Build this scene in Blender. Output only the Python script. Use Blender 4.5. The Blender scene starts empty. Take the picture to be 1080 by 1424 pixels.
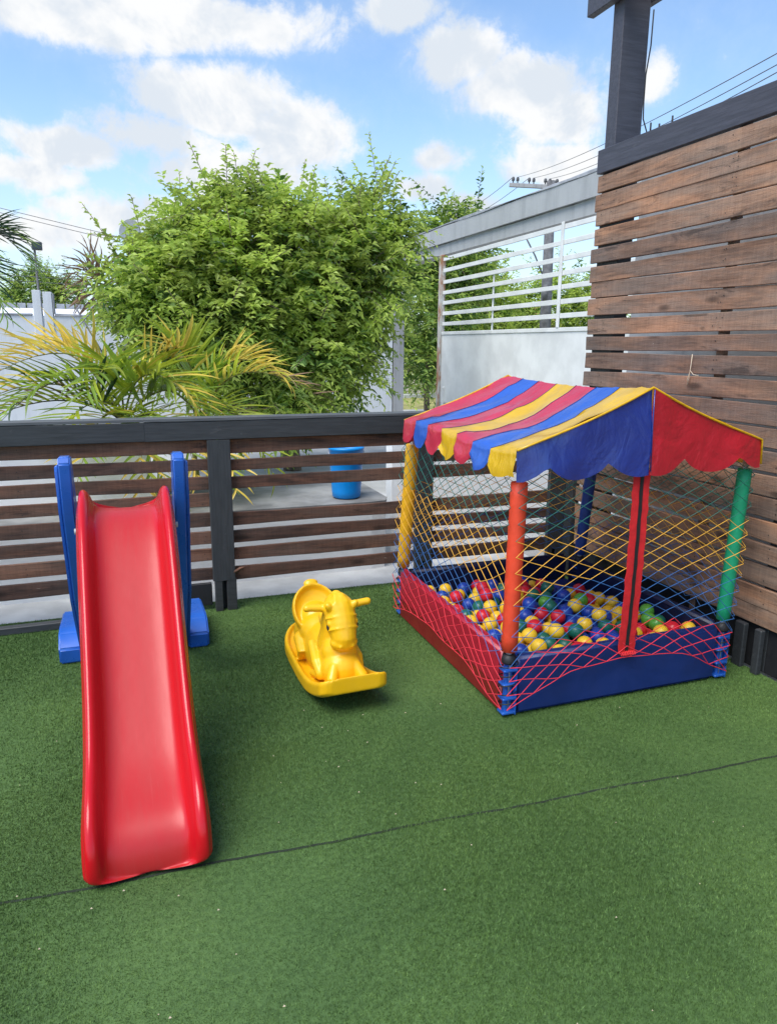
import bpy, bmesh, math, random
import numpy as np
from mathutils import Vector, Matrix, Quaternion, noise
R = math.radians
PI = math.pi
random.seed(7)
rng = np.random.default_rng(7)
scene = bpy.context.scene
COL = scene.collection

# ------------------------------------------------------------------ camera
PITCH, HEAD, ROLL, EYE = R(12.9), R(20.0), R(0.5), 1.55
f = Vector((math.sin(HEAD)*math.cos(PITCH), math.cos(HEAD)*math.cos(PITCH), -math.sin(PITCH)))
r0 = Vector((math.cos(HEAD), -math.sin(HEAD), 0))
u0 = r0.cross(f)
rr = r0*math.cos(ROLL) + u0*math.sin(ROLL)
uu = -r0*math.sin(ROLL) + u0*math.cos(ROLL)
cd = bpy.data.cameras.new('camera')
cam = bpy.data.objects.new('camera', cd)
COL.objects.link(cam)
m = Matrix((rr, uu, -f)).transposed().to_4x4()
m.translation = (0, 0, EYE)
cam.matrix_world = m
cd.sensor_fit = 'VERTICAL'
cd.sensor_height = 36
cd.sensor_width = 36
cd.lens = 36*1010/1424
cd.clip_start = 0.05
cd.clip_end = 3000
scene.camera = cam

# ------------------------------------------------------------------ light
SUN_AZ, SUN_EL = R(-122), R(58)       # azimuth from +Y towards +X
sd = bpy.data.lights.new('sun', 'SUN')
sd.energy = 1.9
sd.angle = R(40)
sd.color = (1.0, 0.96, 0.9)
sun = bpy.data.objects.new('sun', sd)
COL.objects.link(sun)
sdir = Vector((math.sin(SUN_AZ)*math.cos(SUN_EL), math.cos(SUN_AZ)*math.cos(SUN_EL), math.sin(SUN_EL)))
sun.rotation_euler = sdir.to_track_quat('Z', 'Y').to_euler()
sun.location = (0, 0, 20)

scene.view_settings.view_transform = 'Standard'
scene.view_settings.look = 'None'
scene.view_settings.exposure = 1.15
scene.view_settings.gamma = 1
scene.view_settings.use_curve_mapping = False

world = bpy.data.worlds.new('World')
scene.world = world
world.use_nodes = True


class NT:
    """small helper to write node trees"""
    def __init__(self, tree):
        self.t = tree
        tree.nodes.clear()

    def n(self, kind, **kw):
        nd = self.t.nodes.new(kind)
        ins = kw.pop('i', {})
        for k, v in kw.items():
            setattr(nd, k, v)
        for k, v in ins.items():
            self.set(nd.inputs[k], v)
        return nd

    def set(self, sock, v):
        if isinstance(v, bpy.types.NodeSocket):
            self.t.links.new(v, sock)
        elif isinstance(v, bpy.types.Node):
            self.t.links.new(v.outputs[0], sock)
        else:
            if sock.type == 'RGBA' and len(v) == 3:
                v = (*v, 1)
            sock.default_value = v

    def math(self, op, a, b=0.0, c=0.0, clamp=False):
        nd = self.n('ShaderNodeMath', operation=op, use_clamp=clamp)
        self.set(nd.inputs[0], a)
        self.set(nd.inputs[1], b)
        self.set(nd.inputs[2], c)
        return nd.outputs[0]

    def mix(self, fac, a, b, mode='MIX'):
        nd = self.n('ShaderNodeMix', data_type='RGBA', blend_type=mode)
        self.set(nd.inputs[0], fac)
        self.set(nd.inputs[6], a)
        self.set(nd.inputs[7], b)
        return nd.outputs[2]

    def smooth(self, x, lo, hi, a=0.0, b=1.0):
        nd = self.n('ShaderNodeMapRange', interpolation_type='SMOOTHSTEP')
        for k, v in zip(('Value', 'From Min', 'From Max', 'To Min', 'To Max'), (x, lo, hi, a, b)):
            self.set(nd.inputs[k], v)
        return nd.outputs[0]

    def noise(self, vec, scale, detail=4, rough=0.55, dist=0.0, w=None):
        nd = self.n('ShaderNodeTexNoise')
        if w is not None:
            nd.noise_dimensions = '4D'
            self.set(nd.inputs['W'], w)
        self.set(nd.inputs['Vector'], vec)
        self.set(nd.inputs['Scale'], scale)
        self.set(nd.inputs['Detail'], detail)
        self.set(nd.inputs['Roughness'], rough)
        self.set(nd.inputs['Distortion'], dist)
        return nd.outputs[0]

    def scale(self, vec, s):
        nd = self.n('ShaderNodeVectorMath', operation='MULTIPLY')
        self.set(nd.inputs[0], vec)
        nd.inputs[1].default_value = s
        return nd.outputs[0]


# sky with cumulus clouds, placed by compass direction
w = NT(world.node_tree)
sky = w.n('ShaderNodeTexSky', sky_type='NISHITA')
sky.sun_disc = False
sky.sun_elevation = SUN_EL
sky.sun_rotation = SUN_AZ
sky.air_density = 1.0
sky.dust_density = 0.6
sky.ozone_density = 1.4
geo = w.n('ShaderNodeTexCoord')
sep = w.n('ShaderNodeSeparateXYZ', i={0: geo.outputs['Generated']})
az = w.math('ARCTAN2', sep.outputs[0], sep.outputs[1])
el = w.math('ARCSINE', sep.outputs[2])
big = w.noise(geo.outputs['Generated'], 5.5, 6, 0.6, 0.25)
fine = w.noise(geo.outputs['Generated'], 17, 6, 0.68, 0.2)
CLOUDS = [(0.014, 0.351, 0.216, 0.032, 1.0), (0.161, 0.358, 0.112, 0.027, 0.8), (0.132, 0.282, 0.114, 0.045, 1.3), (0.236, 0.25, 0.081, 0.046, 1.2), (0.054, 0.239, 0.094, 0.033, 1.0), (-0.044, 0.22, 0.089, 0.028, 1.2), (-0.084, 0.19, 0.07, 0.026, 1.0), (0.015, 0.151, 0.103, 0.032, 0.9), (-0.075, 0.129, 0.097, 0.027, 0.8), (0.433, 0.337, 0.061, 0.041, 1.2), (0.504, 0.303, 0.09, 0.036, 1.3), (0.567, 0.267, 0.051, 0.033, 1.0), (0.561, 0.221, 0.052, 0.023, 0.9), (0.443, 0.171, 0.037, 0.018, 1.0), (0.391, 0.194, 0.037, 0.018, 0.8), (0.361, 0.379, 0.048, 0.02, 0.9), (0.4, 0.228, 0.027, 0.013, 0.5), (0.656, 0.301, 0.02, 0.015, 0.4), (0.137, 0.206, 0.144, 0.031, 0.8)]
best = None
for (ca, ce, ra, re_, amp) in CLOUDS:
    dx = w.math('DIVIDE', w.math('SUBTRACT', az, ca), ra)
    dy = w.math('DIVIDE', w.math('SUBTRACT', el, ce), re_)
    d2 = w.math('ADD', w.math('MULTIPLY', dx, dx), w.math('MULTIPLY', dy, dy))
    v = w.math('MULTIPLY', w.math('SUBTRACT', 1.0, w.math('SQRT', d2)), amp)
    best = v if best is None else w.math('MAXIMUM', best, v)
best = w.math('ADD', w.math('MAXIMUM', best, -0.6), 0.08)
dens = w.math('ADD', best, w.math('MULTIPLY', w.math('SUBTRACT', big, 0.5), 1.9))
dens = w.math('ADD', dens, w.math('MULTIPLY', w.math('SUBTRACT', fine, 0.5), 1.7))
mask = w.smooth(dens, -0.16, 0.42)
veil = w.smooth(dens, -0.8, 0.5, 0.03, 0.28)
lowhaze = w.smooth(el, 0.0, 0.34, 0.5, 0.0)
veil = w.math('MAXIMUM', veil, lowhaze)
lump = w.noise(geo.outputs['Generated'], 8.5, 5, 0.6, 0.35)
shade = w.smooth(w.math('ADD', lump, w.math('MULTIPLY', dens, -0.10)), 0.36, 0.54)
cloudcol = w.mix(shade, (4.55, 4.95, 5.45), (5.95, 6.0, 6.05))
skyc = w.mix(1.0, sky.outputs[0], (1.26, 1.39, 1.48), 'MULTIPLY')
skyc = w.mix(veil, skyc, (4.4, 5.2, 6.0))
col = w.mix(mask, skyc, cloudcol)
bg = w.n('ShaderNodeBackground', i={0: col, 1: 0.075})
w.n('ShaderNodeOutputWorld', i={0: bg.outputs[0]})


# ------------------------------------------------------------------ materials
def newmat(name):
    mt = bpy.data.materials.new(name)
    mt.use_nodes = True
    return mt, NT(mt.node_tree)


def finish(t, base, rough=0.6, bump=None, bstr=0.3, bdist=0.01, spec=0.5, coat=0.0, sss=0.0, translucent=None, tfac=0.3):
    p = t.n('ShaderNodeBsdfPrincipled')
    t.set(p.inputs['Base Color'], base)
    t.set(p.inputs['Roughness'], rough)
    p.inputs['Specular IOR Level'].default_value = spec
    p.inputs['Coat Weight'].default_value = coat
    p.inputs['Coat Roughness'].default_value = 0.15
    if sss:
        p.inputs['Subsurface Weight'].default_value = sss
        p.inputs['Subsurface Radius'].default_value = (0.02, 0.01, 0.01)
    if bump is not None:
        b = t.n('ShaderNodeBump', i={'Strength': bstr, 'Distance': bdist, 'Height': bump})
        t.set(p.inputs['Normal'], b.outputs[0])
    out = p.outputs[0]
    if translucent is not None:
        tr = t.n('ShaderNodeBsdfTranslucent')
        t.set(tr.inputs[0], translucent)
        mx = t.n('ShaderNodeMixShader', i={0: tfac, 1: out, 2: tr.outputs[0]})
        out = mx.outputs[0]
    t.n('ShaderNodeOutputMaterial', i={0: out})


def tc(t, which='Object'):
    return t.n('ShaderNodeTexCoord').outputs[which]


def plain(name, c, rough=0.5, var=0.12, scale=6.0, bump=0.0, bscale=60.0, spec=0.5, coat=0.0, trans=None, tfac=0.3):
    mt, t = newmat(name)
    v = tc(t)
    nz = t.noise(v, scale, 5)
    dark = tuple(x*(1-var) for x in c)
    lite = tuple(min(1, x*(1+var)+0.01*var) for x in c)
    base = t.mix(t.smooth(nz, 0.3, 0.7), dark, lite)
    rg = t.smooth(t.noise(v, scale*3, 3), 0.3, 0.7, max(0.05, rough-0.08), min(1, rough+0.1))
    finish(t, base, rg, t.noise(v, bscale, 3) if bump else None, bump, 0.004, spec, coat, 0, trans, tfac)
    return mt


def wood_mat(name, dark, mid, light, grey, greyfac=0.35, rough=0.75, stain=0.6):
    mt, t = newmat(name)
    v = tc(t)
    rnd = t.n('ShaderNodeObjectInfo').outputs['Random']
    wv = t.math('MULTIPLY', rnd, 37.0)
    grain = t.noise(t.scale(v, (1.3, 20, 20)), 3.0, 7, 0.6, 0.6, wv)
    fib = t.noise(t.scale(v, (4, 110, 110)), 3.0, 4, 0.7, 0.2, wv)
    broad = t.noise(t.scale(v, (1.1, 5, 5)), 1.7, 4, 0.6, 0.5, wv)
    c = t.mix(t.smooth(grain, 0.3, 0.68), dark, mid)
    c = t.mix(t.smooth(broad, 0.42, 0.68), c, light)
    c = t.mix(t.math('MULTIPLY', t.smooth(t.noise(t.scale(v, (0.8, 4, 4)), 2.2, 5, 0.6, 0.3, t.math('ADD', wv, 9.0)), 0.35, 0.65), greyfac), c, grey)
    # each board a little lighter or darker
    c = t.mix(1.0, c, t.mix(rnd, (0.66, 0.68, 0.72), (1.25, 1.16, 1.06)), 'MULTIPLY')
    # knots
    vo = t.n('ShaderNodeTexVoronoi', voronoi_dimensions='4D', i={'Vector': t.scale(v, (3.2, 9, 9)), 'Scale': 1.0, 'W': wv})
    kd = vo.outputs['Distance']
    knot = t.smooth(kd, 0.09, 0.26, 1.0, 0.0)
    c = t.mix(t.math('MULTIPLY', knot, 0.8), c, tuple(x*0.35 for x in dark))
    # scorch and damp stains
    st = t.noise(t.scale(v, (2.2, 9, 9)), 1.6, 6, 0.65, 0.8, t.math('ADD', wv, 21.0))
    c = t.mix(t.math('MULTIPLY', t.smooth(st, 0.57, 0.68), stain), c, (0.02, 0.017, 0.016))
    saw = t.noise(t.scale(v, (38, 2.2, 2.2)), 1.6, 3, 0.6, 1.2, wv)
    c = t.mix(1.0, c, t.mix(t.smooth(saw, 0.35, 0.65), (0.91, 0.90, 0.90), (1.07, 1.07, 1.06)), 'MULTIPLY')
    # nail holes
    nv = t.n('ShaderNodeTexVoronoi', voronoi_dimensions='4D', i={'Vector': t.scale(v, (9, 14, 14)), 'Scale': 1.0, 'W': t.math('ADD', wv, 3.0)})
    c = t.mix(t.smooth(nv.outputs['Distance'], 0.05, 0.085, 0.85, 0.0), c, (0.015, 0.012, 0.01))
    c = t.mix(t.math('MULTIPLY', t.smooth(fib, 0.35, 0.62), 0.35), tuple(x*0.6 for x in dark), c) if False else t.mix(t.smooth(fib, 0.3, 0.5, 0.45, 0.0), c, tuple(x*0.5 for x in dark))
    # pale scratches
    sc = t.noise(t.scale(v, (7, 40, 40)), 2.0, 2, 0.5, 1.5, t.math('ADD', wv, 33.0))
    c = t.mix(t.math('MULTIPLY', t.smooth(sc, 0.74, 0.79), 0.6), c, (0.42, 0.35, 0.28))
    h = t.math('ADD', t.math('MULTIPLY', grain, 0.5), t.math('MULTIPLY', fib, 0.8))
    finish(t, c, rough, h, 0.55, 0.006, 0.3)
    return mt


def painted_wood(name, c, wear=(0.2, 0.2, 0.2), amt=0.3, rough=0.5):
    mt, t = newmat(name)
    v = tc(t)
    g = t.noise(t.scale(v, (2, 24, 24)), 3.0, 5, 0.6, 0.3)
    base = t.mix(t.smooth(g, 0.3, 0.7), tuple(x*0.82 for x in c), tuple(x*1.18 for x in c))
    wn = t.noise(t.scale(v, (3, 8, 8)), 4.0, 6, 0.7, 0.5)
    base = t.mix(t.math('MULTIPLY', t.smooth(wn, 0.62, 0.72), amt), base, wear)
    finish(t, base, rough, g, 0.3, 0.004, 0.4)
    return mt


def wall_mat(name, c, stainc, amt=0.5, rough=0.85):
    mt, t = newmat(name)
    v = tc(t)
    streak = t.noise(t.scale(v, (3.5, 3.5, 0.5)), 2.0, 6, 0.65, 0.3)
    pat = t.noise(v, 1.6, 7, 0.6, 0.4)
    base = t.mix(t.math('MULTIPLY', t.smooth(streak, 0.42, 0.72), amt), c, stainc)
    base = t.mix(t.math('MULTIPLY', t.smooth(pat, 0.5, 0.75), amt*0.7), base, tuple(x*0.75 for x in c))
    finish(t, base, rough, t.math('ADD', t.noise(v, 45, 5, 0.7), t.noise(v, 6, 3)), 0.35, 0.006, 0.25)
    return mt


M = {}
M['fence_wood'] = wood_mat('weathered pallet wood', (0.13, 0.076, 0.052), (0.30, 0.175, 0.112), (0.43, 0.235, 0.14), (0.24, 0.20, 0.17), 0.6)
M['rail_wood'] = wood_mat('dark stained slat wood', (0.050, 0.028, 0.021), (0.145, 0.072, 0.048), (0.215, 0.10, 0.062), (0.15, 0.12, 0.10), 0.35)
M['black_wood'] = painted_wood('dark grey painted wood', (0.040, 0.043, 0.046), (0.13, 0.13, 0.13), 0.4)
M['post_wood'] = painted_wood('veil lifted dark post', (0.06, 0.06, 0.075), (0.15, 0.15, 0.15), 0.25, 0.55)  # dark paint lifted and blued, the pale glare veil is put into its colour
M['cap_wood'] = painted_wood('sky lightened rail cap', (0.10, 0.105, 0.11), (0.3, 0.3, 0.3), 0.5)  # board colour lightened to paint in the light its top reflects
M['black'] = plain('matt black', (0.012, 0.012, 0.014), 0.6)
M['white_wall'] = wall_mat('white painted plaster', (0.88, 0.89, 0.89), (0.74, 0.75, 0.75), 0.15)
M['grey_wall'] = wall_mat('grey white plaster', (0.62, 0.635, 0.65), (0.44, 0.45, 0.47), 0.4)
M['concrete'] = wall_mat('old concrete', (0.34, 0.34, 0.34), (0.2, 0.2, 0.2), 0.6)
M['beam_concrete'] = wall_mat('pale weathered concrete beam', (0.40, 0.41, 0.41), (0.24, 0.25, 0.25), 0.5)
M['gate_metal'] = plain('grey white painted metal', (0.70, 0.705, 0.68), 0.5, 0.1, 3)
M['slab_top'] = plain('grey cement floor', (0.22, 0.22, 0.215), 0.8, 0.35, 3.5, 0.2)
M['pole'] = plain('dark concrete pole', (0.12, 0.12, 0.125), 0.8, 0.3, 8)
M['roof_white'] = plain('white roof sheet', (0.8, 0.8, 0.8), 0.6, 0.05)
M['parapet'] = plain('grey roof sheet', (0.32, 0.33, 0.35), 0.7, 0.2)
M['bark'] = plain('grey brown bark', (0.16, 0.12, 0.09), 0.9, 0.35, 15, 0.5, 40)
M['blue_plastic'] = plain('deep blue plastic', (0.018, 0.11, 0.46), 0.32, 0.1, 4, 0.05, 120, 0.5, 0.15)
M['bucket'] = plain('bright blue plastic bucket', (0.0, 0.25, 0.72), 0.4, 0.08)
M['vinyl_red'] = plain('red vinyl', (0.24, 0.012, 0.014), 0.42, 0.12, 5, 0.15, 30)
M['vinyl_pink'] = plain('bright crimson vinyl', (0.42, 0.012, 0.035), 0.4, 0.1, 5, 0.15, 30)
M['vinyl_blue'] = plain('navy blue vinyl', (0.008, 0.026, 0.145), 0.45, 0.15, 5, 0.15, 30)
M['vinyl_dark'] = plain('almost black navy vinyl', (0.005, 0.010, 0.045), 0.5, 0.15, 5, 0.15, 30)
M['rope_green'] = plain('teal green rope', (0.02, 0.15, 0.12), 0.7)
M['rope_yellow'] = plain('golden yellow rope', (0.80, 0.42, 0.05), 0.7)
M['rope_blue'] = plain('blue rope', (0.03, 0.13, 0.36), 0.7)
M['rope_red'] = plain('red rope', (0.72, 0.03, 0.05), 0.7)
M['zip_red'] = plain('red webbing', (0.66, 0.015, 0.02), 0.7, 0.12, 30, 0.4, 200)
M['foam_red'] = plain('orange red foam sleeve', (0.72, 0.06, 0.02), 0.5, 0.1, 12, 0.2, 40)
M['foam_yellow'] = plain('yellow foam sleeve', (0.80, 0.42, 0.01), 0.5, 0.1, 12, 0.2, 40)
M['foam_green'] = plain('green foam sleeve', (0.005, 0.30, 0.14), 0.5, 0.1, 12, 0.2, 40)
M['foam_blue'] = plain('blue foam sleeve', (0.012, 0.05, 0.25), 0.5, 0.1, 12, 0.2, 40)
M['steel'] = plain('dull steel', (0.4, 0.4, 0.4), 0.45)
M['twine'] = plain('pale twine', (0.55, 0.45, 0.33), 0.9)
M['orange_wall'] = plain('orange house wall', (0.6, 0.3, 0.16), 0.8)
M['tile'] = plain('clay roof', (0.35, 0.14, 0.08), 0.8)
M['glass'] = plain('dark window glass', (0.03, 0.04, 0.05), 0.1)
for nm, c in dict(ball_yellow=(0.88, 0.56, 0.03), ball_blue=(0.01, 0.05, 0.34), ball_red=(0.62, 0.015, 0.03), ball_green=(0.01, 0.13, 0.09), ball_lime=(0.10, 0.36, 0.04)).items():
    M[nm] = plain(nm.replace('_', ' '), c, 0.33, 0.06, 8)


def fabric(name, c, tf=0.25):
    mt, t = newmat(name)
    v = tc(t)
    base = t.mix(t.smooth(t.noise(v, 7, 5), 0.3, 0.7), tuple(x*0.9 for x in c), tuple(min(1, x*1.08) for x in c))
    wr = t.math('ADD', t.noise(t.scale(v, (1, 2.0, 1)), 4.0, 4, 0.55, 1.4), t.math('MULTIPLY', t.noise(v, 15, 3, 0.5, 1.2), 0.22))
    finish(t, base, 0.33, wr, 0.7, 0.02, 0.7, 0.6, 0, c, tf)
    return mt


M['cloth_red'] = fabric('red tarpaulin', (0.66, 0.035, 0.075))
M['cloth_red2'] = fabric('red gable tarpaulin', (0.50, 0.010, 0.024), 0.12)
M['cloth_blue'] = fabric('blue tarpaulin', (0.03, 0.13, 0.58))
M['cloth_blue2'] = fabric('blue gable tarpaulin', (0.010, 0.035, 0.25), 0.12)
M['cloth_yellow'] = fabric('yellow tarpaulin', (0.86, 0.52, 0.01))

# rotomoulded plastics
mt, t = newmat('red slide plastic')
v = tc(t)
sx = t.n('ShaderNodeSeparateXYZ', i={0: v})
inner = t.smooth(t.math('ABSOLUTE', sx.outputs[0]), 0.085, 0.125, 1.0, 0.0)
sc = t.noise(t.scale(v, (9, 1.3, 1.3)), 4, 6, 0.65, 0.4)
scuff = t.math('MULTIPLY', inner, t.smooth(sc, 0.25, 0.75, 0.55, 0.9))
base = t.mix(scuff, (0.52, 0.006, 0.012), (0.43, 0.026, 0.024))
hair = t.noise(t.scale(v, (70, 2, 2)), 3, 3, 0.6, 0.8)
base = t.mix(t.math('MULTIPLY', t.math('MULTIPLY', inner, t.smooth(hair, 0.62, 0.8)), 0.12), base, (0.7, 0.2, 0.2))
rg = t.math('ADD', 0.24, t.math('MULTIPLY', scuff, 0.28))
finish(t, base, rg, t.noise(v, 5, 3), 0.12, 0.02, 0.4, 0.05)
M['slide'] = mt
M['slide_relief'] = plain('red slide relief', (0.41, 0.022, 0.021), 0.55)
M['horse'] = plain('yellow toy plastic', (0.86, 0.47, 0.006), 0.36, 0.06, 6, 0.06, 30, 0.5)


def leaf_mat(name, c, tr, rough=0.45, tf=0.42):
    mt, t = newmat(name)
    g = t.n('ShaderNodeNewGeometry')
    nz = t.noise(g.outputs['Position'], 2.3, 4)
    fac = t.smooth(nz, 0.35, 0.65)
    base = t.mix(fac, tuple(x*0.72 for x in c), tuple(x*1.3 for x in c))
    trc = t.mix(fac, tuple(x*0.75 for x in tr), tuple(min(1, x*1.25) for x in tr))
    finish(t, base, rough, None, 0, 0, 0.4, 0, 0, trc, tf)
    return mt


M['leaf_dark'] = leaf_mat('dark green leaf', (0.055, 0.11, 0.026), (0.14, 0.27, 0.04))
M['leaf_mid'] = leaf_mat('green leaf', (0.18, 0.27, 0.065), (0.38, 0.55, 0.10))  # leaf colours paled to put the hazy veil into them
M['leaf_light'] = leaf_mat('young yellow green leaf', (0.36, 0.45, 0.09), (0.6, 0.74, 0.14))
M['palm_green'] = leaf_mat('palm leaflet green', (0.17, 0.26, 0.04), (0.38, 0.56, 0.06), 0.35)
M['palm_lime'] = leaf_mat('palm leaflet lime', (0.32, 0.38, 0.04), (0.6, 0.7, 0.06), 0.35)
M['palm_yellow'] = leaf_mat('palm leaflet yellow', (0.70, 0.50, 0.09), (0.92, 0.70, 0.12), 0.35)
M['palm_brown'] = leaf_mat('palm leaflet dried', (0.24, 0.15, 0.09), (0.3, 0.2, 0.1), 0.7, 0.2)
M['palm_dark'] = leaf_mat('palm leaflet dark', (0.03, 0.065, 0.03), (0.05, 0.11, 0.04), 0.4, 0.3)
M['rachis'] = plain('palm leaf stalk', (0.22, 0.22, 0.05), 0.5, 0.3, 8)
M['rachis_dark'] = plain('dark palm leaf stalk', (0.07, 0.08, 0.04), 0.6, 0.3, 8)
M['soil'] = plain('dry soil', (0.12, 0.09, 0.065), 0.95, 0.4, 10, 0.5)


def turf_mat(name, a, b):
    mt, t = newmat(name)
    g = t.n('ShaderNodeNewGeometry').outputs['Position']
    n1 = t.noise(g, 1.1, 4, 0.6)
    n0 = t.noise(g, 0.7, 5, 0.62, 0.8)
    n2 = t.noise(g, 55, 2, 0.6)
    c = t.mix(t.smooth(n1, 0.35, 0.65), a, b)
    c = t.mix(1.0, c, t.mix(t.smooth(n2, 0.3, 0.7), (0.82, 0.84, 0.82), (1.16, 1.14, 1.12)), 'MULTIPLY')
    c = t.mix(1.0, c, t.mix(t.smooth(n0, 0.36, 0.64), (0.84, 0.86, 0.86), (1.13, 1.10, 1.06)), 'MULTIPLY')
    finish(t, c, 0.6, None, 0, 0, 0.25)
    return mt


M['turf_base'] = turf_mat('turf backing', (0.07, 0.13, 0.04), (0.08, 0.145, 0.045))
M['turf_a'] = turf_mat('turf blade dark', (0.062, 0.122, 0.031), (0.081, 0.150, 0.035))
M['turf_b'] = turf_mat('turf blade mid', (0.086, 0.162, 0.040), (0.112, 0.190, 0.045))
M['turf_c'] = turf_mat('turf blade light', (0.13, 0.235, 0.066), (0.16, 0.265, 0.072))
M['ledge'] = plain('white ledge greyed for sun', (0.50, 0.51, 0.51), 0.9, 0.15, 4, 0.2)  # white paint greyed in its colour to offset direct sun on the strip
M['seam'] = plain('dark green seam backing', (0.015, 0.025, 0.012), 0.9)  # near black green strip along the open gap between the turf rolls
M['asphalt'] = plain('dusty pavement', (0.42, 0.40, 0.37), 0.9, 0.15, 1.5)
M['verge'] = plain('dry grass verge', (0.30, 0.28, 0.09), 0.95, 0.35, 3, 0.6, 30)
M['dirt'] = plain('pale dirt ground', (0.36, 0.31, 0.24), 0.95, 0.25, 0.6)
M['yard'] = plain('yard concrete', (0.40, 0.40, 0.39), 0.9, 0.2, 1.5)
M['kerb'] = plain('pale kerb', (0.5, 0.5, 0.48), 0.9, 0.15, 3)


# ------------------------------------------------------------------ mesh helpers
def setp(o, label=None, cat=None, group=None, kind=None):
    if label: o['label'] = label
    if cat: o['category'] = cat
    if group: o['group'] = group
    if kind: o['kind'] = kind
    return o


def empty(name, loc, label=None, cat=None, group=None, kind=None, parent=None):
    o = bpy.data.objects.new(name, None)
    o.empty_display_size = 0.1
    COL.objects.link(o)
    o.location = loc
    if parent: o.parent = parent
    return setp(o, label, cat, group, kind)


def link(name, me, parent=None, loc=None, rot=None, scale=None):
    """link mesh; loc is given in world space, the parent must be unrotated"""
    o = bpy.data.objects.new(name, me)
    COL.objects.link(o)
    L = Vector(loc) if loc is not None else Vector((0, 0, 0))
    if parent:
        o.parent = parent
        L = L - wloc(parent)
    o.location = L
    if rot is not None:
        if isinstance(rot, Quaternion):
            o.rotation_mode = 'QUATERNION'
            o.rotation_quaternion = rot
        else:
            o.rotation_euler = rot
    if scale is not None: o.scale = scale
    return o


def wloc(o):
    L = o.location.copy()
    while o.parent:
        o = o.parent
        L += o.location
    return L


def mesh_from(name, verts, faces, mats, midx=None, smooth=False):
    me = bpy.data.meshes.new(name)
    me.from_pydata([tuple(v) for v in verts], [], faces)
    for mm in (mats if isinstance(mats, (list, tuple)) else [mats]):
        me.materials.append(M[mm] if isinstance(mm, str) else mm)
    if midx is not None:
        me.polygons.foreach_set('material_index', midx)
    if smooth:
        me.polygons.foreach_set('use_smooth', [True]*len(me.polygons))
    me.update()
    return me


def np_mesh(name, verts, tris, mats, midx=None, smooth=False, k=3):
    """verts (N,3), tris (M,k) numpy"""
    me = bpy.data.meshes.new(name)
    verts = np.asarray(verts, np.float32)
    tris = np.asarray(tris, np.int32)
    me.vertices.add(len(verts))
    me.vertices.foreach_set('co', verts.ravel())
    me.loops.add(tris.size)
    me.loops.foreach_set('vertex_index', tris.ravel())
    me.polygons.add(len(tris))
    me.polygons.foreach_set('loop_start', np.arange(0, tris.size, k, dtype=np.int32))
    me.polygons.foreach_set('loop_total', np.full(len(tris), k, np.int32))
    for mm in mats: me.materials.append(M[mm])
    if midx is not None: me.polygons.foreach_set('material_index', np.asarray(midx, np.int32))
    me.polygons.foreach_set('use_smooth', np.full(len(tris), smooth))
    me.update(calc_edges=True)
    me.validate()
    return me


def box_mesh(name, sx, sy, sz, mat, bev=0.004, origin='center'):
    bm = bmesh.new()
    bmesh.ops.create_cube(bm, size=1)
    for vv in bm.verts: vv.co = Vector((vv.co.x*sx, vv.co.y*sy, vv.co.z*sz + (sz/2 if origin == 'base' else 0)))
    if bev: bmesh.ops.bevel(bm, geom=bm.edges[:], offset=min(bev, 0.3*min(sx, sy, sz)), segments=1, affect='EDGES')
    me = bpy.data.meshes.new(name)
    bm.to_mesh(me); bm.free()
    me.materials.append(M[mat])
    return me


def box(name, x0, x1, y0, y1, z0, z1, mat, parent=None, bev=0.004):
    me = box_mesh(name, x1-x0, y1-y0, z1-z0, mat, bev)
    return link(name, me, parent, ((x0+x1)/2, (y0+y1)/2, (z0+z1)/2))


def plank_mesh(name, L, h, t, mat, seed, wob=0.003, segs=7):
    """board along local X, height Z, thickness Y, chamfered, slightly bowed and uneven"""
    rd = random.Random(seed)
    ch = 0.003
    verts, faces = [], []
    ph = [rd.uniform(0, 6.3) for _ in range(6)]
    for i in range(segs+1):
        x = -L/2 + L*i/segs
        up = wob*math.sin(ph[0]+x*2.3) + rd.uniform(-1, 1)*wob*0.5
        dn = wob*math.sin(ph[1]+x*2.9) + rd.uniform(-1, 1)*wob*0.5
        by = wob*0.8*math.sin(ph[2]+x*1.7)
        tw = 0.6*wob*math.sin(ph[3]+x*1.3)/max(h, .01)
        T, B, a, b = h/2+up, -h/2+dn, -t/2, t/2
        for (y, z) in ((a+ch, B), (a, B+ch), (a, T-ch), (a+ch, T), (b-ch, T), (b, T-ch), (b, B+ch), (b-ch, B)):
            verts.append((x+rd.uniform(-.001, .001), y+by+tw*z, z))
    for i in range(segs):
        for k in range(8):
            a, b = i*8+k, i*8+(k+1) % 8
            faces.append((a, a+8, b+8, b))
    faces.append(tuple(range(8)))
    faces.append(tuple(segs*8+7-k for k in range(8)))
    me = mesh_from(name, verts, faces, mat)
    bm = bmesh.new(); bm.from_mesh(me); bmesh.ops.recalc_face_normals(bm, faces=bm.faces); bm.to_mesh(me); bm.free()
    return me


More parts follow.
